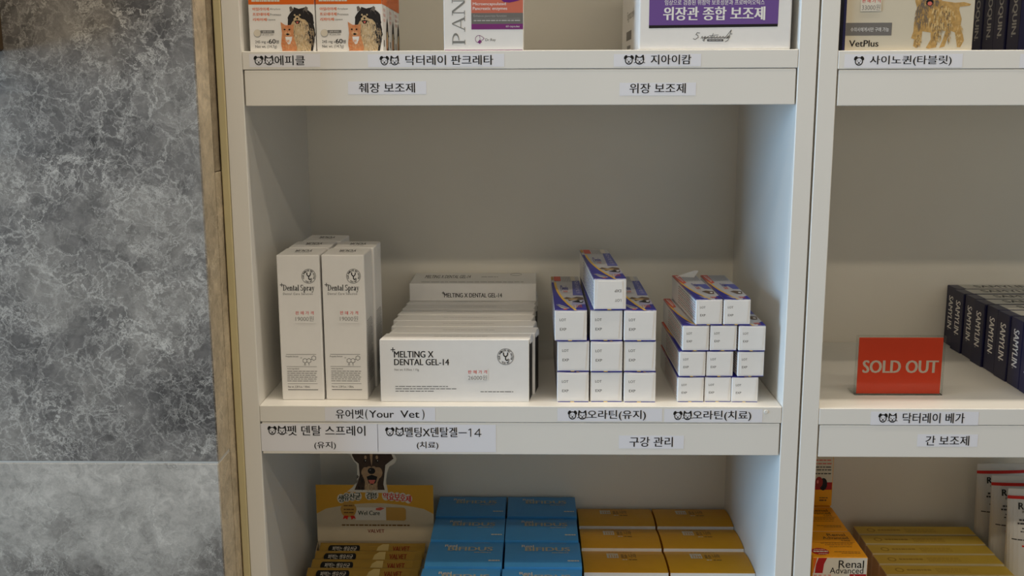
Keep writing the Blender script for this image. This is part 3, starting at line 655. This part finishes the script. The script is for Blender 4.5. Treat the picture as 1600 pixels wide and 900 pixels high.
o = m.build('capsule_box', loc=(.2045, .0045, ZT)); tag(o, 'white capsule box with coral, grey and purple stripes and sideways grey lettering', 'box')

# large purple panel box
m = MB(); w2, h2, d2 = .1521, .12, .20
m.box(0, w2, 0, d2, 0, h2, CARD, .0015, seg=2)
px = (998, -110, 1235, 77); F = Face(m, (0, 0, 0), (1, 0, 0), (0, 0, 1), w2, h2, px, .0001)
F.poly([(1013.5, -80), (1215, -80), (1214, 38.2), (1013.5, 39.8)], PURPLE); F.poly([(1013.5, 39.6), (1214, 38), (1213.6, 42.2), (1013.5, 44)], BLACKC, 2)
F.text('임상으로 검증된 위점막 보호성분과 프로바이오틱스', 1037.5, 1.3, 1192, 9.2, CARD, .01); F.text('위장관 종합 보조제', 1036, 11.6, 1193, 32.3, CARD, .035)
# script signature
sig = [(1083, 60), (1086, 61.5), (1091, 58), (1090, 55), (1087, 54), (1089, 51), (1093, 51.5)]
F.line(sig, .8, DARKG, 2)
xx = 1095
for k, ch in enumerate('ignature'):
    F.line([(xx, 60), (xx+2, 56.5), (xx+2.4, 60), (xx+5, 57.5)], .7, DARKG, 2); xx += 4.7
F.line([(1102, 57), (1100, 64), (1098, 62), (1106, 58)], .7, DARKG, 2); F.line([(1114, 52), (1112, 60)], .7, DARKG, 2); F.line([(1108, 55.5), (1122, 54.5)], .6, DARKG, 2)
F.line([(1132, 60), (1142, 47), (1140, 55), (1134, 60), (1138, 56), (1136, 60), (1140, 57), (1137, 63), (1133, 65)], .8, DARKG, 2); F.ring(1142.5, 53, 1, 1, .4, DARKG, 2)
F.rect(1105, 61, 1130, 64.3, DARKG, 1); F.fine(1107, 1128, 62.6, 1.2, LGREY, 5, 2, 4)
S = Face(m, (0, d2, 0), (0, -1, 0), (0, 0, 1), d2, h2, (0, 0, 1, 1), .0001)
S.text('Signaturely', .35, .62, .75, .72, GREYP, 0); S.rect(.3, .80, .6, .88, SLATE); S.fine(.36, .56, .945, .03, GREYP, 3, 1, .06)
o = m.build('digestive_supplement_box', loc=(.4005, .0050, ZT)); tag(o, 'large white box with a purple front panel, at the right end of the top shelf', 'box')

# ------------------------------------------------------------------ top shelf, right cabinet
ZTR = ZT-.0015
NAVYD = M('navy_card', (26, 26, 62), .35, .05); NAVYB = M('navy_print_dark', (30, 28, 78), .4, 0); BEIGE = M('beige_print', (212, 202, 180), .5, .01)
m = MB(); w2, h2, d2 = .1292, .075, .03
m.box(0, w2, 0, d2, 0, h2, BEIGE, .0006, lambda f: NAVYD if f.normal.x < -.5 else None)
px = (1314, -36, 1517.5, 78.5); F = Face(m, (0, 0, 0), (1, 0, 0), (0, 0, 1), w2, h2, px, .0001)
F.rect(1314, -36, 1317.8, 78, NAVYB, 1); F.rect(1317.8, -36, 1516.5, 78, BEIGE, 1)
F.rect(1318, 37, 1390, 56, SLATE, 2); F.text('수의사에게서만 구매 가능', 1325.5, 43.8, 1385.5, 50.3, CARD, 0, 3); F.text('VetPlus', 1324.5, 63, 1370.3, 72.6, BLACK, .03, 3)
TER = M('terrier_tan', (190, 152, 92), .8, .2, 260); TERD = M('terrier_grey', (136, 116, 88), .8, .2, 260); TERL = M('terrier_light', (214, 184, 128), .8, .2, 260)
F.poly([(1465, 5), (1480, 7), (1486, 8), (1500, 7), (1511, 10), (1509, 12.5), (1494, 14), (1493, 18), (1498, 32), (1497, 44), (1502, 56), (1504, 64), (1499, 74), (1494, 74), (1492, 64), (1489, 52), (1481, 49), (1479, 58), (1474, 73), (1466, 75), (1471, 62), (1474, 50),
        (1466, 48), (1463, 60), (1461, 74), (1450, 76), (1445, 75), (1452, 62), (1451, 52), (1438, 50), (1437, 62), (1436, 70), (1430, 75), (1425, 72), (1426, 62), (1421, 60), (1424, 50), (1424, 38), (1426, 28), (1427, 14), (1424, 6), (1424, -10), (1432, -22), (1455, -22), (1466, -10)], TER, 2)
F.disc(1447, -4, 20, 17, TER, 3, 26, .12, 8); fur(F, 1436, 26, 10, 18, [TERD, TERD, TER, FURG], 120, 7, 2, 3, 4); fur(F, 1466, 30, 22, 18, [TER, TERL, TERL, TERD], 150, 8, 2, 3, 6); fur(F, 1432, 63, 5, 9, [TERL, TER, TERD], 50, 5, 1.5, 3, 7, -1); fur(F, 1496, 55, 5, 14, [TERL, TER], 50, 5, 1.5, 3, 8); fur(F, 1460, 55, 7, 15, [TER, TERL, TERD], 60, 5, 1.5, 3, 9); fur(F, 1478, 52, 4, 14, [TERD, TER], 40, 5, 1.5, 3, 10); fur(F, 1447, -2, 18, 14, [TERD, TER, TERL], 80, 6, 1.6, 3, 11)
fur(F, 1446, 6, 13, 9, [TERD, FURG], 70, 6, 1.8, 4, 12); F.disc(1436, -10, 2, 2, BLACK, 5, 8); F.disc(1456, -10, 2, 2, BLACK, 5, 8); F.poly([(1441, 5), (1447, 2), (1452, 5), (1451, 11), (1446, 13), (1441, 10)], BLACK, 5); F.disc(1446.5, 9, 3.6, 3, TONG, 6, 12); F.disc(1447, 0, 3, 2, BLACK, 6, 10)
o = m.build('joint_supplement_box', loc=(.6048, .0065, ZTR)); tag(o, 'beige supplement box with a standing terrier photo, top right shelf', 'box')
ps = MB(); F2 = Face(ps, (0, -.0008, 0), (1, 0, 0), (0, 0, 1), w2, h2, px, .00008); F2.rect(1339, -2, 1371, 20, CARD2, 1); price(F2, 1341, 1.2, 1369.5, 18.5, '33000원', 2)
ps.build('price_sticker', o, label='small price sticker with red heading')

def mk_spine(W, D, H, word, z0, z1, topw):
    def mk():
        m = MB(); m.box(0, W, 0, D, 0, H, NAVYD, .001, seg=2)
        L = Face(m, (0, D, 0), (0, -1, 0), (0, 0, 1), D, H, (0, H, 1, 0), .0001)
        L.text(word, .30, z1, .74, z0, LGREY if not topw else CARD, .035, 2, 1, 1); L.disc(.42, z0-.0022, .05, .0008, LGREY, 2, 8)
        T = Face(m, (0, 0, H), (1, 0, 0), (0, 1, 0), W, D, (0, D, W, 0), .0001)
        T.rect(.013, D-.0012, W-.001, .0012, M('silver_card', (196, 194, 186), .4, .02), 1)
        T.text(word, .030, D*.80, .100, D*.32, DARKG, .03, 2)
        return m.build('boxed_supplement' if False else ('liver_supplement_box' if topw else 'tablet_supplement_box'))
    return mk
cq = Series(mk_spine(.14, .0315, .105, 'CYNOQUIN', .0235, .098, False)); gC = 'dark navy tablet boxes standing behind the terrier box'
for i, (y, lb) in enumerate(((.2635, 'rearmost dark navy box end, right beside the terrier box'), (.2305, 'dark navy box end, second from the rear on the top right shelf'), (.1975, 'dark navy box end, just behind the frontmost on the top right shelf'), (.1620, 'frontmost dark navy box on the top right shelf, its bluish face at the photo edge'))):
    cq.put((.848+.001*(i % 2), y, ZTR), 0, lb, 'box', gC)
ZR = -.0015
sm = Series(mk_spine(.15, .0308, .0782, 'SAMYLIN', .0235, .066, True)); gM = 'navy ended supplement boxes standing in a row on the right shelf'
ordn = ('rearmost navy box of the row, touching the back panel', 'second navy box of the row counting from the back', 'third navy box of the row counting from the back', 'fourth navy box of the row counting from the back', 'fifth navy box of the row counting from the back', 'sixth navy box of the row counting from the back', 'seventh navy box of the row, ahead of the frontmost', 'frontmost navy box of the row, cut by the photo edge')
ordn = ordn[:6]+('seventh navy box from the back, just behind the frontmost', ordn[7])
for i in range(8):
    sm.put((.8405+(.0035, 0, .001, -.001, .001, 0, .0005, .0)[i], .2685-i*.0328, ZR), (0, .02, -.01, .015, 0, .01, -.01, .0)[i], ordn[i], 'box', gM)

# sold out sign
so = empty('sold_out_sign', (.6510, .0490, ZR), 0); tag(so, 'red sold out sign in a clear plastic holder standing on the right shelf', 'sign')
RED = M('red_sign_paper', (236, 74, 34), .35, .02)
hw, hh = .0965, .0675
m = MB(); m.box(0, hw, 0, .0011, 0, hh, CLEAR, .0002); m.box(0, hw, .0030, .0041, .0011, hh, CLEAR, .0002); m.box(0, hw, 0, .026, 0, .0011, CLEAR, .0002)
m.build('clear_holder', so, label='clear plastic stand with a base')
m = MB(); m.box(.0025, hw-.0022, .0016, .0024, .0017, hh-.0022, RED, 0)
F = Face(m, (0, .0016, 0), (1, 0, 0), (0, 0, 1), hw, hh, (1334, 523.5, 1468, 618), .00008)
F.text('SOLD OUT', 1345.4, 562.5, 1459.5, 582.6, CARD2, .045, 1); m.build('red_card', so, label='red card printed SOLD OUT')

# ------------------------------------------------------------------ lower bay, main cabinet
ZB = -PITCHZ
def arched(W, D, H, mat, arch, front=None, n=8):
    """carton whose lid bows: highest in the middle, lower at the rear edge"""
    m = MB(); prof = []
    for i in range(n+1):
        t = i/n; prof.append((t*D, H-arch*(max(0, (t-.35)/.65))**2-arch*.25*(max(0, (.35-t)/.35))**2))
    vs = []; 
    for x in (0, W):
        vs += [(x, 0, 0), (x, D, 0)]+[(x, y, z) for y, z in reversed(prof)]
    k = n+3
    m.add(vs, [tuple(range(k))[::-1], tuple(range(k, 2*k))], mat)
    for i in range(k):
        j = (i+1) % k
        m.add([vs[i], vs[j], vs[k+j], vs[k+i]], [(0, 1, 2, 3)], (front or mat) if i == k-1 else mat)
    return m, prof
def on_prof(prof, y):
    for (a, za), (b, zb) in zip(prof, prof[1:]):
        if a <= y <= b+1e-9: return za+(zb-za)*(y-a)/(b-a)
    return prof[-1][1]
class Bow(Face):
    def __init__(s, mb, prof, W, D, px=(0, 0, 1, 1)): Face.__init__(s, mb, (0, 0, 0), (1, 0, 0), (0, 1, 0), W, D, px, .0001); s.prof = prof
    def P(s, x, y, lay=1):
        p = Face.P(s, x, y, 0); p.z = on_prof(s.prof, min(s.prof[-1][0], max(0, p.y)))+.00025*lay+s.mb.k*3e-6; return p
BLUE = M('sky_blue_card', (72, 154, 216), .4, .02); BLUEL = M('pale_blue_print', (170, 190, 205), .5, 0); BLUEG = M('grey_gold_print', (184, 180, 160), .4, 0)
def mk_blue():
    m, prof = arched(.0915, .0735, .154, BLUE, .0035)
    T = Bow(m, prof, .0915, .0735)
    T.text('Real', .22, .16, .38, .27, CARD2, .03); T.text('BIFIDUS', .27, .27, .86, .44, BLUEG, .05, 2); T.fine(.62, .84, .50, .025, BLUEG, 2, 1, .05)
    T.fine(.82, .97, .80, .04, CARD2, 6, 1, .03)
    T.rect(.60, .04, .82, .055, BLUEL)
    return m.build('probiotic_box')
bl = Series(mk_blue); gBl = 'sky blue probiotic boxes on the bottom shelf'
rr = ('rearmost', 'second from rear', 'third from rear', 'frontmost')
for i in range(4):
    for c in range(2):
        bl.put(((.1665+(0, .0005, .0, -.0015)[i], .2608+(0, -.001, 0, -.002)[i])[c], .2205-i*.0742, ZB), 0, '%s sky blue box in the %s of the two blue columns' % (rr[i], ('left', 'right')[c]), 'box', gBl)
MUST = M('mustard_card', (222, 158, 26), .42, .02); MUSTD = M('brown_print', (120, 86, 40), .5, 0); ORSIDE = M('orange_brown_card', (188, 96, 20), .5)
def mk_must():
    m, prof = arched(.1005, .068, .139, MUST, .0055, CARD)
    T = Bow(m, prof, .1005, .068)
    T.rect(.30, .18, .44, .44, CARD2); 
    for a, b, c, d in ((.32, .22, .36, .27), (.36, .27, .42, .22)): T.line([(a, b), (c, d)], .012, MUST, 2)
    for x in (.33, .36, .39, .42): T.line([(x, .30), (x, .42)], .01, MUST, 2)
    T.line([(.39, .35), (.42, .35)], .014, MUST, 2)
    T.text('효소', .47, .24, .55, .44, MUSTD, .02); T.text('나라', .57, .2, .66, .44, MUSTD, .0)
    T.fine(.48, .54, .52, .03, CARD2, 1, 1, .05); T.fine(.56, .66, .52, .03, MUSTD, 1, 1, .05)
    T.fine(.32, .62, .10, .02, MUSTD, 4, 1, .05)
    for org, u in (((0, .068, 0), (0, -1, 0)), ((.1005, 0, 0), (0, 1, 0))):
        S = Face(m, org, u, (0, 0, 1), .068, .12, (0, 0, 1, 1), .0002); S.rect(.02, .0, .98, 1, ORSIDE)
    return m.build('mustard_supplement_box')
mu = Series(mk_must); gMu = 'mustard yellow boxes on the bottom shelf'
for i in range(3):
    for c in range(2):
        mu.put(((.3558, .4588)[c], .2262-i*.0680, ZB), 0, '%s mustard yellow box in the %s of the two yellow columns' % (('rearmost', 'middle', 'frontmost')[i], ('left', 'right')[c]), 'box', gMu)

# display carton with stick packs
dc = empty('display_carton', (.0140, .045, ZB)); tag(dc, 'open counter display carton with a yellow header card and dog cutout, bottom shelf', 'display box')
CW = .151; TZ = .1165; CY = .155
KRAFT = M('display_cream', (206, 190, 160), .5, .03)
m = MB(); m.box(0, CW, CY, CY+.001, 0, .126, KRAFT, 0); m.box(0, CW, 0, .001, 0, .06, KRAFT, 0); m.box(0, CW, 0, CY, 0, .001, KRAFT, 0)
for x in (0, CW-.0008):
    pr = [(0, 0), (CY, 0), (CY, .126), (CY-.012, .122), (CY-.035, .108), (CY-.06, .085), (.03, .066), (0, .06)]
    vs = [(x, y, z) for y, z in pr]+[(x+.0008, y, z) for y, z in pr]; k = len(pr)
    m.add(vs, [tuple(range(k))[::-1], tuple(range(k, 2*k))]+[(i, (i+1) % k, k+(i+1) % k, k+i) for i in range(k)], M('clear_edge_card', (176, 158, 132), .4))
m.build('tray', dc)
hz0 = .1275; hz1 = .2042     # header card bottom and top above the shelf
m = MB(); HY = M('header_mustard', (214, 158, 44), .45, .02)
m.box(0, .152, CY-.0006, CY+.0004, .1262, hz1, KRAFT, 0)
px = (495.5, 757.5, 681.5, 846); F = Face(m, (0, CY-.0006, 0), (1, 0, 0), (0, 0, 1), .152, hz1-hz0, px, .0001); F.o.z = hz0
F.poly([(495.5, 757.5), (681.5, 757.5), (681.5, 803)]+[(681.5-186*i/12, 803-12*math.sin(PI*i/12)+(-5 if 0 < i < 12 else 0)) for i in range(1, 12)]+[(495.5, 803)], HY, 1)
wd = '생유산균 겸용 약효보호제'
xs = [529+i*9.6 for i in range(13)]
GRN = M('dark_green_print', (44, 60, 40), .5, 0)
for i, ch in enumerate(wd):
    if ch == ' ': continue
    x = 531+i*8.9; y = 767.5+4.5*abs(i-6)/6+(1.5 if i in (0, 12) else 0)
    F.disc(x+4.2, y+5.5, 6.2, 7.3, CARD2, 2, 16); F.text(ch, x, y, x+8.4, y+11, GRN if i < 8 else REDP, .03, 4)
F.disc(546.5, 796, 12.5, 12.5, GOLD, 3, 22, .06); F.poly([(539, 806), (546, 806), (544, 812.5), (541, 810), (537, 811.5)], REDP, 3); F.poly([(549, 806), (555, 806), (558, 811), (554, 810), (551, 812.5)], REDP, 3)
for k, yy in enumerate((790, 796, 801)): F.fine(539, 555, yy, 2.0, MUSTD, k, 4, 5)
F.rect(557, 792.5, 606, 813, CARD2, 2); F.poly([(606, 792.5), (635, 793), (637.5, 796), (637.5, 811), (635, 813.5), (606, 813)], GOLD, 3); F.poly([(590, 794), (598, 792.4), (604, 794), (597, 797.5), (590, 797)], PINK, 3)
F.text('Wel Care', 561.5, 798, 596, 804.8, GRN, .03, 4); F.rect(561.5, 806.5, 596, 809, GRN, 3); F.fine(563, 595, 811, .9, GREYP, 1, 3)
F.fine(611, 633, 799, 3.2, CARD2, 12, 4, 4); F.fine(612, 630, 805, 1.6, MUSTD, 2, 4)
F.fine(535, 643, 821, 2.2, MUSTD, 7, 2, 7)
F.text('VALVET', 576, 827.5, 602.5, 833, M('maroon_print', (120, 34, 24), .5, 0), .03, 2)
m.build('header_card', dc, label='yellow and cream header card with printing')
m = MB()   # dog portrait cutout
F = Face(m, (0, CY-.0012, 0), (1, 0, 0), (0, 0, 1), .152, hz1-hz0, px, .00012); F.o.z = hz0
out = [(545, 768), (553, 762), (561, 753), (562, 740), (562.5, 725), (558, 721), (553, 712), (551, 704), (556, 698), (574, 698), (590, 695), (606, 700), (618, 705), (625, 716), (622, 724), (613, 728), (609, 740), (607, 752), (609, 762), (610, 770)]
m.add([F.P(x, y, 0)+Vector((0, .0010, 0)) for x, y in out]+[F.P(x, y, 0) for x, y in out], [tuple(range(len(out))), tuple(range(len(out), 2*len(out)))[::-1]]+[(i, (i+1) % len(out), len(out)+(i+1) % len(out), len(out)+i) for i in range(len(out))], CARD2)
BRN = M('dog_dark_brown', (72, 56, 46), .7, .1, 200); TAN = M('dog_tan', (178, 146, 112), .7, .1, 200)
F.poly([(557, 765), (562, 754), (566, 742), (565, 724), (559, 719), (555, 711), (556, 702), (572, 701), (590, 698), (606, 703), (617, 709), (620, 716), (612, 722), (607, 726), (605, 742), (603, 756), (605, 765)], BRN, 1)
F.poly([(573, 765), (574, 752), (570, 740), (574, 732), (580, 728), (590, 728), (597, 733), (599, 742), (594, 753), (593, 765)], TAN, 2); F.disc(576, 738, 7, 9, TAN, 3, 16, .1); F.disc(595, 738, 7, 9, TAN, 3, 16, .1)
F.poly([(583, 700), (587, 700), (588, 726), (585, 730), (582, 726)], BRN, 3); fur(F, 584, 758, 10, 8, [TAN, FURC], 40, 5, 1.4, 3, 4); fur(F, 567, 750, 6, 12, [BRN, FURK], 30, 5, 1.4, 2, 5)
for sx in (-1, 1): F.disc(585+sx*9, 714, 2, 3, TAN, 3, 10); F.disc(585+sx*9.5, 719.5, 2.4, 2.2, BLACK, 4, 10)
F.disc(585, 735, 6, 5, BLACK, 5, 14); F.poly([(577, 744), (585, 741), (594, 744), (591, 754), (585, 757), (580, 754)], BLACK, 4); F.poly([(579.5, 749), (591, 749), (588, 755), (582, 755)], TONG, 5)
F.disc(583, 733.5, 1.4, .9, GREYP, 6, 8); F.disc(576, 719, .8, .8, CARD2, 6, 8); F.disc(595, 719, .8, .8, CARD2, 6, 8); F.poly([(582, 700), (588, 700), (587, 716), (585.5, 728), (583.5, 716)], TAN, 4)
m.build('dog_cutout', dc, label='cutout photo of a black and tan dog above the card')
STK = M('stick_yellow', (172, 136, 58), .4, .05); STKL = M('stick_cream', (206, 182, 120), .4, 0); MAR = M('maroon_stick_print', (140, 44, 24), .5, 0)
def mk_stick():
    m = MB(); L, Wd = .136, .026; n = 14; vs = []; fs = []
    for i in range(n+1):
        t = i/n; th = .0001+.0040*min(1, math.sin(PI*min(1, max(0, (t-.03)/.94)))**.35) if .03 < t < .97 else .0002
        k = 10
        for j in range(k):
            a = 2*PI*j/k; vs.append((t*L, Wd/2+Wd/2*math.cos(a), .0045+th*math.sin(a)))
    for i in range(n):
        for j in range(10): fs.append((i*10+j, (i+1)*10+j, (i+1)*10+(j+1) % 10, i*10+(j+1) % 10))
    fs += [tuple(range(10)), tuple(range(n*10, n*10+10))[::-1]]
    m.add(vs, fs, STK)
    T = Face(m, (0, 0, .0088), (1, 0, 0), (0, 1, 0), L, Wd, (0, 0, 1, 1), .0001)
    T.poly([(.11+.02*math.cos(a), .52+.22*math.sin(a)) for a in [PI/2+PI*i/8 for i in range(9)]]+[(.37+.02*math.cos(a), .52+.22*math.sin(a)) for a in [-PI/2+PI*i/8 for i in range(9)]], BLACKC, 1)
    T.text('퍼먹는 생유산균', .13, .38, .36, .66, CARD2, .02, 2)
    T.poly([(.54, .8), (.56, .4), (.60, .22), (.66, .22), (.66, .8)], STKL, 1)
    T.text('VALVET', .70, .36, .86, .66, MAR, .03, 2)
    return m.build('stick_pack')
st = Series(mk_stick); gSt = 'yellow stick packs in the display carton'
for i, lb in enumerate(('rearmost yellow stick pack, against the header card', 'second yellow stick pack from the header card', 'third yellow stick pack from the header card', 'fourth yellow stick pack from the header card', 'frontmost visible yellow stick pack in the carton')):
    o = st.put(((.0195, .0185, .0188, .0182, .0175)[i], .1700-i*.0240, ZB+.1130), (.0, .01, -.008, .005, -.01)[i], lb, 'stick pack', gSt); o.rotation_euler.x = .42
# the filler block of packs they lie on
m = MB()
m.box(.0170, .1600, .048, .1975, ZB+.0012, ZB+.1120, KRAFT, .001)
m.build('packs_riser').parent = None
o = bpy.data.objects['packs_riser']; o.name = 'inner_carton'; tag(o, 'cream inner carton filling the display tray beneath the stick packs', 'box')

# ------------------------------------------------------------------ lower bay, right cabinet
ZBR = ZB-.0015
AMB = M('amber_card', (238, 160, 16), .42, .02); CRIM = M('crimson_print', (172, 28, 28), .5, 0); RW, RD, RH = .0612, .0705, .0965
def mk_renal():
    m = MB(); m.box(0, RW, 0, RD, 0, RH, AMB, .0008)
    px = (1270, 868.5, 1356.5, 1004); F = Face(m, (0, 0, 0), (1, 0, 0), (0, 0, 1), RW, RH, px, .0001)
    F.rect(1271, 869.5, 1355.5, 928, CARD2, 1); F.poly([(1271, 869.5), (1277, 869.5), (1272.5, 890), (1271, 905)], ORANGE, 2)
    F.poly([(1279, 869.5), (1292.5, 869.5), (1288, 880), (1286, 900), (1287, 928), (1274.5, 928), (1273.6, 900), (1275.5, 880)], CRIM, 2)
    F.text('Renal', 1311, 873.5, 1350.5, 886, BLACK, .01, 3); F.text('Advanced', 1297.5, 885.5, 1350, 895.5, BLACK, 0, 3)
    F.rect(1329, 896.5, 1355, 905, CRIM, 2); F.text('dogs', 1333, 898, 1351, 904.5, CARD2, .02, 3)
    F.rect(1271, 895, 1303, 920, CARD2, 3); price(F, 1272.5, 897, 1299, 914, '54000원', 4)
    F.rect(1271, 928, 1355.5, 945, CRIM, 1); F.disc(1300, 936, 14, 22, M('kidney_red', (150, 40, 30), .4, 0), 3, 20); F.disc(1316, 938, 9, 18, BLACK, 2, 20)
    T = Face(m, (0, 0, RH), (1, 0, 0), (0, 1, 0), RW, RD, (0, 0, 1, 1), .0001)
    T.text('Renal', .52, .10, .86, .20, MUSTD, .02); T.text('Advanced', .40, .22, .88, .32, MUSTD, .02); T.text('cats', .72, .35, .88, .40, MUSTD, .01)
    for k, y in enumerate((.48, .54, .61)): T.fine(.3+.06*k, .9-.03*k, y, .018, MUSTD, k, 1, .05)
    T.rect(.05, .435, .95, .445, MUSTD, 1)
    for k, y in enumerate((.80, .85)): T.fine(.45+.12*k, .92, y, .018, MUSTD, k, 1, .05)
    T.disc(.20, .79, .16, .13, CRIM, 1, 24); T.fine(.07, .34, .79, .045, CARD2, 11, 2, .05); T.fine(.1, .3, .72, .02, CARD2, 3, 2, .04); T.fine(.14, .3, .88, .02, CARD2, 4, 2, .04)
    return m.build('renal_supplement_box')
rn_ = Series(mk_renal); gR = 'amber kidney supplement boxes'
for i in range(3):
    rn_.put((.6063, .0195+i*.0722, ZBR), 0, 'amber kidney supplement box on the lower layer, %s' % ('front', 'middle', 'rear')[i], 'box', gR)
for i in range(3):
    rn_.put((.6065-.0006*i, .0195+i*.0722, ZBR+RH+.0003), 0, ('front amber kidney supplement box with Renal Advanced on its white front', 'middle amber kidney box, its printed amber top showing', 'rear amber kidney box under the upright one')[i], 'box', gR)
# the top one, faced with the other panel
m = MB(); m.box(0, RW, 0, RD, 0, RH, AMB, .0008)
F = Face(m, (0, 0, 0), (1, 0, 0), (0, 0, 1), RW, RH, (1226, 672, 1302.5, 790.5), .0001)
F.rect(1227, 673, 1301.5, 752, BEIGE, 1); F.rect(1227, 752, 1301.5, 764, CRIM, 1); F.disc(1288, 755, 6, 10, BLACK, 3, 18); F.disc(1281, 752, 6, 9, M('kidney_red', (150, 40, 30), .4, 0), 4, 18); F.disc(1279, 751, 1.6, 3, M('pale_highlight_print', (220, 120, 110), .4, 0), 5, 10)
for k, (y, c) in enumerate(((716.5, PINK), (722, PINK), (727.5, DARKG), (732, DARKG), (738, BLACK))): F.fine(1262-12*(k % 2), 1299, y, 1.6, c, k, 2, 6)
F.fine(1283, 1296, 777, 1.5, MUSTD, 1, 1, 4); F.fine(1283, 1294, 781, 2.4, MUSTD, 2, 1, 5)
o = m.build('renal_supplement_box', loc=(.6063, .1655, ZBR+2*RH+.0006)); tag(o, 'amber box with a kidney picture, upright on the rear kidney box', 'box', gR)

GLD = M('gold_card', (226, 190, 70), .4, .03); GLDP = M('gold_dark_print', (190, 148, 50), .5, 0)
def mk_gold():
    m = MB(); W, D, H = .1555, .0262, .122
    taupe = M('taupe_card', (206, 186, 160), .5, .05)
    m.box(0, W, 0, D, 0, H, GLD, .0006, lambda f: taupe if f.normal.x < -.6 else (M('tan_edge', (232, 216, 170), .5, 0) if f.normal.y < -.6 else None))
    T = Face(m, (0, 0, H), (1, 0, 0), (0, 1, 0), W, D, (0, 0, 1, 1), .0001)
    T.rect(0.002, .95, .998, 1.0, M('tan_edge', (232, 216, 170), .5, 0), 1)
    T.ring(.13, .5, .035, .22, .07, GLDP, 1, tx=.012); T.fine(.19, .38, .48, .16, GLDP, 9, 1, .025) 
    for k in range(3): T.fine(.42, .68, .36+k*.16, .05, GLDP, k, 1, .03)
    L = Face(m, (0, D, 0), (0, -1, 0), (0, 0, 1), D, H, (0, 0, 1, 1), .0001)
    for k in range(4): L.line([(.25+k*.18, .0), (.25+k*.18, 1)], .03, GLDP, 1)
    return m.build('gold_supplement_box')
go = Series(mk_gold); gGo = 'flat gold boxes standing in a row on the lower right shelf'
for i in range(6):
    go.put(((.7292, .7290, .7284, .7276, .7268, .7255)[i], .2435-i*.0298, ZBR), (.0, -.005, 0, .004, -.004, 0)[i], ('rearmost gold box of the row, against the back panel', 'second gold box of the row from the back', 'third gold box of the row from the back', 'fourth gold box of the row from the back', 'fifth gold box of the row from the back', 'frontmost gold box of the row, at the bottom edge')[i], 'box', gGo)
# tubes: crimped end up, standing on their caps
TUB = M('tube_white', (222, 220, 216), .35, .01)
def mk_tube():
    m = MB(); H = .209; Rw = .033; n = 12; k = 28; vs = []; fs = []
    for i in range(n+1):
        t = i/n; z = .022+(H-.022)*t
        ry = .024*(1-t**1.6)+.0012; rx = .026+(.034-.026)*t
        if t < .08: s_ = .8+.2*t/.08; rx *= s_; ry *= s_
        for j in range(k):
            a = 2*PI*j/k; vs.append((rx*math.cos(a), ry*math.sin(a), z))
    for i in range(n):
        for j in range(k): fs.append((i*k+j, i*k+(j+1) % k, (i+1)*k+(j+1) % k, (i+1)*k+j))
    fs += [tuple(range(k))[::-1], tuple(range(n*k, n*k+k))]
    m.add(vs, fs, TUB)
    # printing follows the front of the tube
    class TF(Face):
        def P(s, x, y, lay=1):
            z = H-y; t = (z-.022)/(H-.022); t = min(1, max(0, t)); ry = .024*(1-t**1.6)+.0012; rx = .026+(.034-.026)*t
            xx = x*rx; return Vector((xx, -ry*math.sqrt(max(0, 1-min(1, abs(x))**2))-.0003*lay, z))
    F = TF(m, (0, 0, 0), (1, 0, 0), (0, 0, 1), 1, 1)
    for j in range(12):
        a, b_ = -math.cos(PI*j/12), -math.cos(PI*(j+1)/12)
        m.add([F.P(a, .0070, 2), F.P(b_, .0070, 2), F.P(b_, .0030, 2), F.P(a, .0030, 2)], [(0, 1, 2, 3)], REDP)
    F.text('Renal', -.62, .0115, .10, .0200, BLACK, .04, 2); F.text('(Paste)', -.50, .0212, -.12, .0245, DARKG, .02, 2)
    F.fine(-.60, -.05, .0330, .0022, DARKG, 13, 2, .12); F.fine(-.66, .0, .0374, .0022, DARKG, 14, 2, .12)
    for q, (y, x0, x1) in enumerate(((.0435, -.5, .4), (.0475, -.55, .45), (.058, -.85, -.1), (.0605, -.4, .4))): F.fine(x0, x1, y, .0014, DARKG if q < 3 else GREYP, q, 1, .12)
    F.rect(-.95, .0285, .5, .0288, LGREY, 1); F.rect(-.5, .0645, -.22, .0665, REDP, 2); F.fine(-.15, .3, .0655, .0012, GREYP, 8, 1, .12)
    F.poly([(.25+.72*math.cos(2*PI*i/24), .112+.024*math.sin(2*PI*i/24)) for i in range(24)], CRIM, 1)
    o = m.build('ointment_tube')
    c = MB(); b = bmesh.new(); bmesh.ops.create_cone(b, cap_ends=True, segments=28, radius1=.017, radius2=.016, depth=.022, matrix=Matrix.Translation((0, 0, .011))); c.bm(b, TUB); c.build('cap', o)
    cr = MB(); cr.box(-.034, .034, -.0009, .0009, H-.0005, H+.006, TUB, .0003); cr.build('crimp', o, label='flat sealed end of the tube')
    return o
tu = Series(mk_tube); gT = 'white paste tubes standing at the lower right'
for i, lb in enumerate(('rearmost white paste tube with a red band, lower right shelf', 'middle white paste tube with a red band, lower right shelf', 'frontmost white paste tube with a red band, cut by the photo edge')):
    tu.put((.9195+.0012*i, (.262, .217, .172)[i], ZBR-.0035+.0035), (.05, -.03, -.05)[i], lb, 'tube', gT)
bpy.context.view_layer.update()
